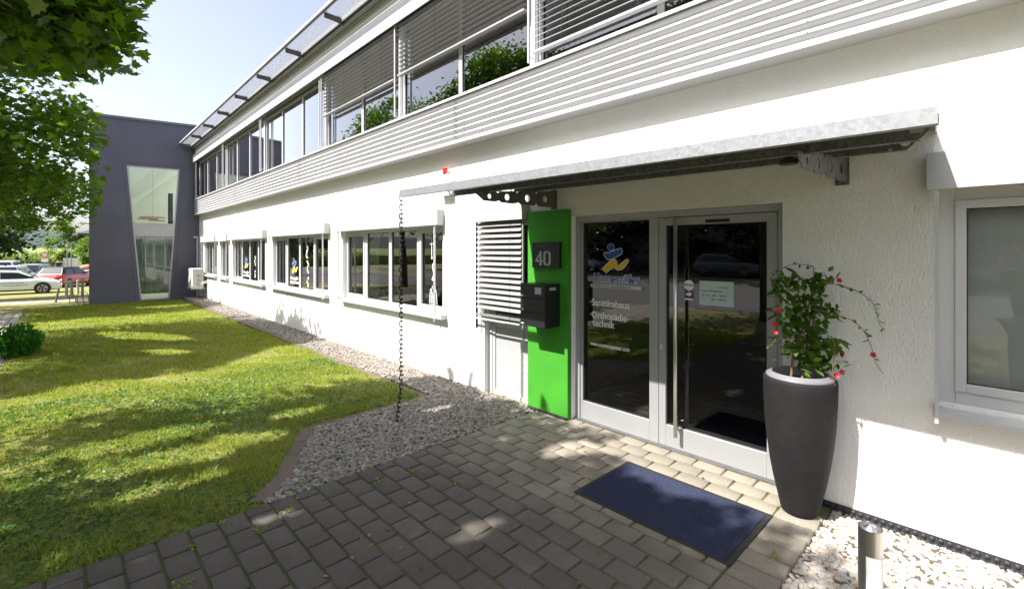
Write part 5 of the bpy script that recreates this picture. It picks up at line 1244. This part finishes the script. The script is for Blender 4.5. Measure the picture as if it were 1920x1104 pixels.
# hall roof
HL = empty('market_hall', (9.2, 122, -1.0), label='low hall with pale ribbed metal roof behind the trees', cat='building')
mb = MB(); mb.prism([(-7.5, 5.9), (-3, 7.9), (12, 7.9), (12, 5.9)], 'y', -6, 10)
for k in range(36): 
    x = -7.3+k*.5; mb.box(x, x+.05, -6.05, -6.001, 5.9, 6.0)
o = mb.build('roof', mat('ribbed_roof', (.55, .55, .55), .4, .3)); o.parent = HL
mb = MB(); mb.box(-7.6, 12, -6.2, -5.9, 5.1, 5.85); o = mb.build('eaves', mat('dark_eaves', (.06, .045, .04), .7)); o.parent = HL
mb = MB(); mb.box(-5.5, 12, -4, 9, 0, 5.1); o = mb.build('wall', mat('hall_wall', (.25, .23, .22), .8)); o.parent = HL
# corn field
n = 26000; cx_ = rng.uniform(-34, -1.3, n); cy_ = 80+rng.uniform(0, 1, n)**2*40
C3 = np.stack([cx_, cy_, -1+rng.uniform(.2, 1.95, n)], 1)
V, F = leaf_batch(C3, .75, [(0, 0), (.4, .07), (1, 0), (.4, -.07)], 1.2, .1, droop=-.5)
tag(mesh_np('corn_field', V, F, leaf_mat('corn_leaf', [(.09, .15, .03), (.14, .20, .05), (.20, .21, .08)], .3)), kind='stuff')
mb = MB(); mb.box(-60, -1.6, 81, 140, -1.1, .75); tag(mb.build('corn_mass', mat('corn_mass_green', (.10, .12, .04), .9, noise=(3, .8, (.17, .16, .07), 8))), kind='stuff')
# distant hills
def hill(name, y, x0, x1, h, seed, m, d=60):
    r = np.random.default_rng(seed); n = 120; xs = np.linspace(x0, x1, n); zz = h*(.75+.18*np.sin(xs*.011+seed)+.07*np.sin(xs*.037+seed*2))+r.normal(0, .35, n)
    V = []; F = []
    for i in range(n):
        V += [(xs[i], y, -2), (xs[i], y+d*.4, zz[i]*.8), (xs[i], y+d, zz[i]), (xs[i], y+d*3, -2)]
        if i:
            for k in range(3): F.append(((i-1)*4+k, i*4+k, i*4+k+1, (i-1)*4+k+1))
    mb = MB(); mb.add(V, F); tag(mb.build(name, m, smooth=True), kind='structure')
hill('hills', 420, -700, 600, 21, 3, mat('forest_hill', (.035, .055, .05), .95, noise=(.06, .6, (.055, .08, .06), 10), bump=(.3, 1, 2)))
hill('meadow', 200, -500, 500, 2.6, 5, mat('meadow_green', (.16, .21, .06), .95), 30)

# ------------------------------------------------------------------ people
def skin_body(name, verts, edges, radii, m, parent, loc, root=0, sub=2):
    me = bpy.data.meshes.new(name); me.from_pydata(verts, edges, []); me.materials.append(m); o = link(bpy.data.objects.new(name, me)); o.parent = parent
    sk = o.modifiers.new('skin', 'SKIN'); 
    for i, r_ in enumerate(radii): me.skin_vertices[0].data[i].radius = r_ if isinstance(r_, tuple) else (r_, r_)
    me.skin_vertices[0].data[root].use_root = True
    s_ = o.modifiers.new('sub', 'SUBSURF'); s_.levels = sub; s_.render_levels = sub
    sk.use_smooth_shade = True
    return o
SKIN = mat('skin', (.50, .30, .21), .55); CLO = mat('dark_clothes', (.03, .03, .035), .9, bump=(80, .3, .004)); HAIR = mat('dark_hair', (.03, .02, .015), .7)
def person(loc, rz, label, arms, shorts=True, sc=1.0):
    """local frame: +y is the way the person faces"""
    t = empty('person', loc, rz, label, 'person'); t.scale = (sc, sc, sc)
    V = [(0, 0, .96), (0, -.01, 1.15), (0, 0, 1.36), (0, 0, 1.50), (0, .015, 1.57), (0, .02, 1.66), (0, .01, 1.76)]
    E = [(0, 1), (1, 2), (2, 3), (3, 4), (4, 5), (5, 6)]; Rr = [(.15, .10), (.13, .09), (.15, .10), (.07, .06), .052, (.072, .085), (.07, .085)]
    for sg, (el, wr) in zip((-1, 1), arms):
        b = len(V); V += [(sg*.18, 0, 1.45), el, wr]; E += [(2, b), (b, b+1), (b+1, b+2)]; Rr += [.055, .040, .028]
        w0 = Vector(wr); d = (w0-Vector(el)).normalized(); s_ = d.cross(Vector((0, 0, 1))); s_ = s_.normalized() if s_.length > .2 else Vector((0, 1, 0)); pm = w0+d*.07
        k = len(V); V.append(tuple(pm)); E.append((b+2, k)); Rr.append((.036, .018))
        for fi in range(4):
            f0 = pm+d*.035+s_*(fi-1.5)*.019; ln = (.030, .036, .034, .026)[fi]; up = d.cross(s_)
            q = len(V); V += [tuple(f0), tuple(f0+d*ln+up*-.008), tuple(f0+d*ln*1.6+up*-.026)]; E += [(k, q), (q, q+1), (q+1, q+2)]; Rr += [.009, .0085, .007]
        q = len(V); V += [tuple(w0+d*.045+s_*sg*.04), tuple(w0+d*.085+s_*sg*.052)]; E += [(k, q), (q, q+1)]; Rr += [.011, .009]
    for sg in (-1, 1):
        b = len(V); V += [(sg*.09, 0, .90), (sg*.11, .02, .50), (sg*.12, -.02, .09), (sg*.13, .06, .04), (sg*.14, .15, .03)]; E += [(0, b), (b, b+1), (b+1, b+2), (b+2, b+3), (b+3, b+4)]; Rr += [.085, .055, .035, .038, .030]
    skin_body('body', V, E, Rr, SKIN, t, loc)
    # head details: nose, ears, eyes, mouth
    mb = MB(); mb.tube([(0, .095, 1.70), (0, .12, 1.665)], .010, 8, r2=.016); mb.tube([(-.085, .01, 1.70), (-.085, .01, 1.65)], .014, 8); mb.tube([(.085, .01, 1.70), (.085, .01, 1.65)], .014, 8)
    o = mb.build('face', SKIN); o.parent = t
    mb = MB(); mb.tube([(-.025, .092, 1.625), (.025, .092, 1.625)], .006, 6); mb.tube([(-.04, .088, 1.70), (-.022, .094, 1.70)], .008, 6); mb.tube([(.022, .094, 1.70), (.04, .088, 1.70)], .008, 6)
    o = mb.build('eyes', mat('eye_dark', (.05, .02, .02), .4)); o.parent = t
    skin_body('hair', [(0, -.01, 1.70), (0, -.015, 1.79), (0, -.05, 1.66)], [(0, 1), (0, 2)], [(.088, .085), (.078, .088), (.07, .06)], HAIR, t, loc)
    sv = [(0, 0, .93), (0, -.01, 1.15), (0, 0, 1.38), (0, 0, 1.48)]; se = [(0, 1), (1, 2), (2, 3)]; sr = [(.175, .125), (.155, .115), (.175, .125), (.09, .08)]
    for sg, (el, wr) in zip((-1, 1), arms): b = len(sv); e2 = Vector((sg*.18, 0, 1.45)).lerp(Vector(el), .75); sv += [(sg*.18, 0, 1.45), tuple(e2)]; se += [(2, b), (b, b+1)]; sr += [.075, .065]
    skin_body('shirt', sv, se, sr, CLO, t, loc)
    pv = [(0, 0, .93)]; pe = []; pr = [(.165, .12)]
    for sg in (-1, 1): b = len(pv); pv += [(sg*.09, 0, .86), (sg*.11, .02, .48), (sg*.12, -.01, .12)]; pe += [(0, b), (b, b+1), (b+1, b+2)]; pr += [.10, .075, .06]
    skin_body('trousers', pv, pe, pr, CLO, t, loc)
    for sg in (-1, 1):
        mb = MB(); mb.box(sg*.13-.045, sg*.13+.045, -.08, .20, 0, .075); o = mb.build('shoe', BLACK, bevel=.03); o.parent = t
    return t
fw = Vector((math.sin(YAW), math.cos(YAW), 0))
pb = -fw*.30
person((pb.x, pb.y, 0), -YAW, 'photographer in dark clothes holding a camera to the face, mirrored in the window', [((-.30, .10, 1.40), (-.11, .16, 1.66)), ((.30, .10, 1.40), (.11, .16, 1.66))], sc=1.04)
CM = empty('camera_body', (-fw.x*.09, -fw.y*.09, 1.78), -YAW, 'black photo camera held up by the photographer', 'camera')
mb = MB(); mb.box(-.065, .065, -.03, .03, -.045, .035); mb.box(-.025, .025, -.035, .02, .035, .06); o = mb.build('housing', BLACK, bevel=.008); o.parent = CM
mb = MB(); mb.tube([(0, .03, -.005), (0, .065, -.005)], .033, 20); o = mb.build('lens', BLACKG); o.parent = CM
person((-.53, 70, tz(70)), R(10), 'person in dark top walking beyond the red car', [((-.28, 0, 1.15), (-.27, .1, .92)), ((.28, 0, 1.15), (.27, .1, .92))])
bd = empty('boulder', (2.25, 90, -1.0), label='reddish boulder at the roadside near the tree', cat='rock')
bv = IV*np.array([.75, .5, .5])*(1+.12*np.sin(IV[:, :1]*5)+.1*np.sin(IV[:, 1:2]*7)); o = mesh_np('rock', bv+np.array([0, 0, .3]), IF, mat('red_rock', (.33, .20, .15), .9, bump=(8, .8, .05))); o.parent = bd
# things on the inner window sill
WP = empty('potted_plant', (4.34, 7.72, .835), label='leafy potted plant inside the wide window', cat='plant')
mb = MB(); mb.lathe([(0, 0), (.07, 0), (.09, .14), (.085, .14), (.0, .13)], n=24); o = mb.build('pot', WHITE); o.parent = WP
P = rng.normal(0, 1, (260, 3))*np.array([.06, .16, .14])+np.array([0, 0, .32]); V, F = leaf_batch(P, .08, OV, 1.2, .2); o = mesh_np('foliage', V, F, leaf_mat('house_plant_leaf', [(.05, .14, .02), (.09, .2, .03)], .4)); o.parent = WP
PF = empty('picture_frame', (4.28, 7.98, .836), label='small wooden picture frame standing on the inner window sill', cat='picture frame')
mb = MB(); mb.box(0, .012, -.09, .09, 0, .20); o = mb.build('frame', mat('light_wood', (.5, .38, .22), .6)); o.parent = PF
mb = MB(); mb.box(-.003, -.001, -.065, .065, .03, .17); o = mb.build('picture', mat('picture_brown', (.35, .25, .15), .6)); o.parent = PF
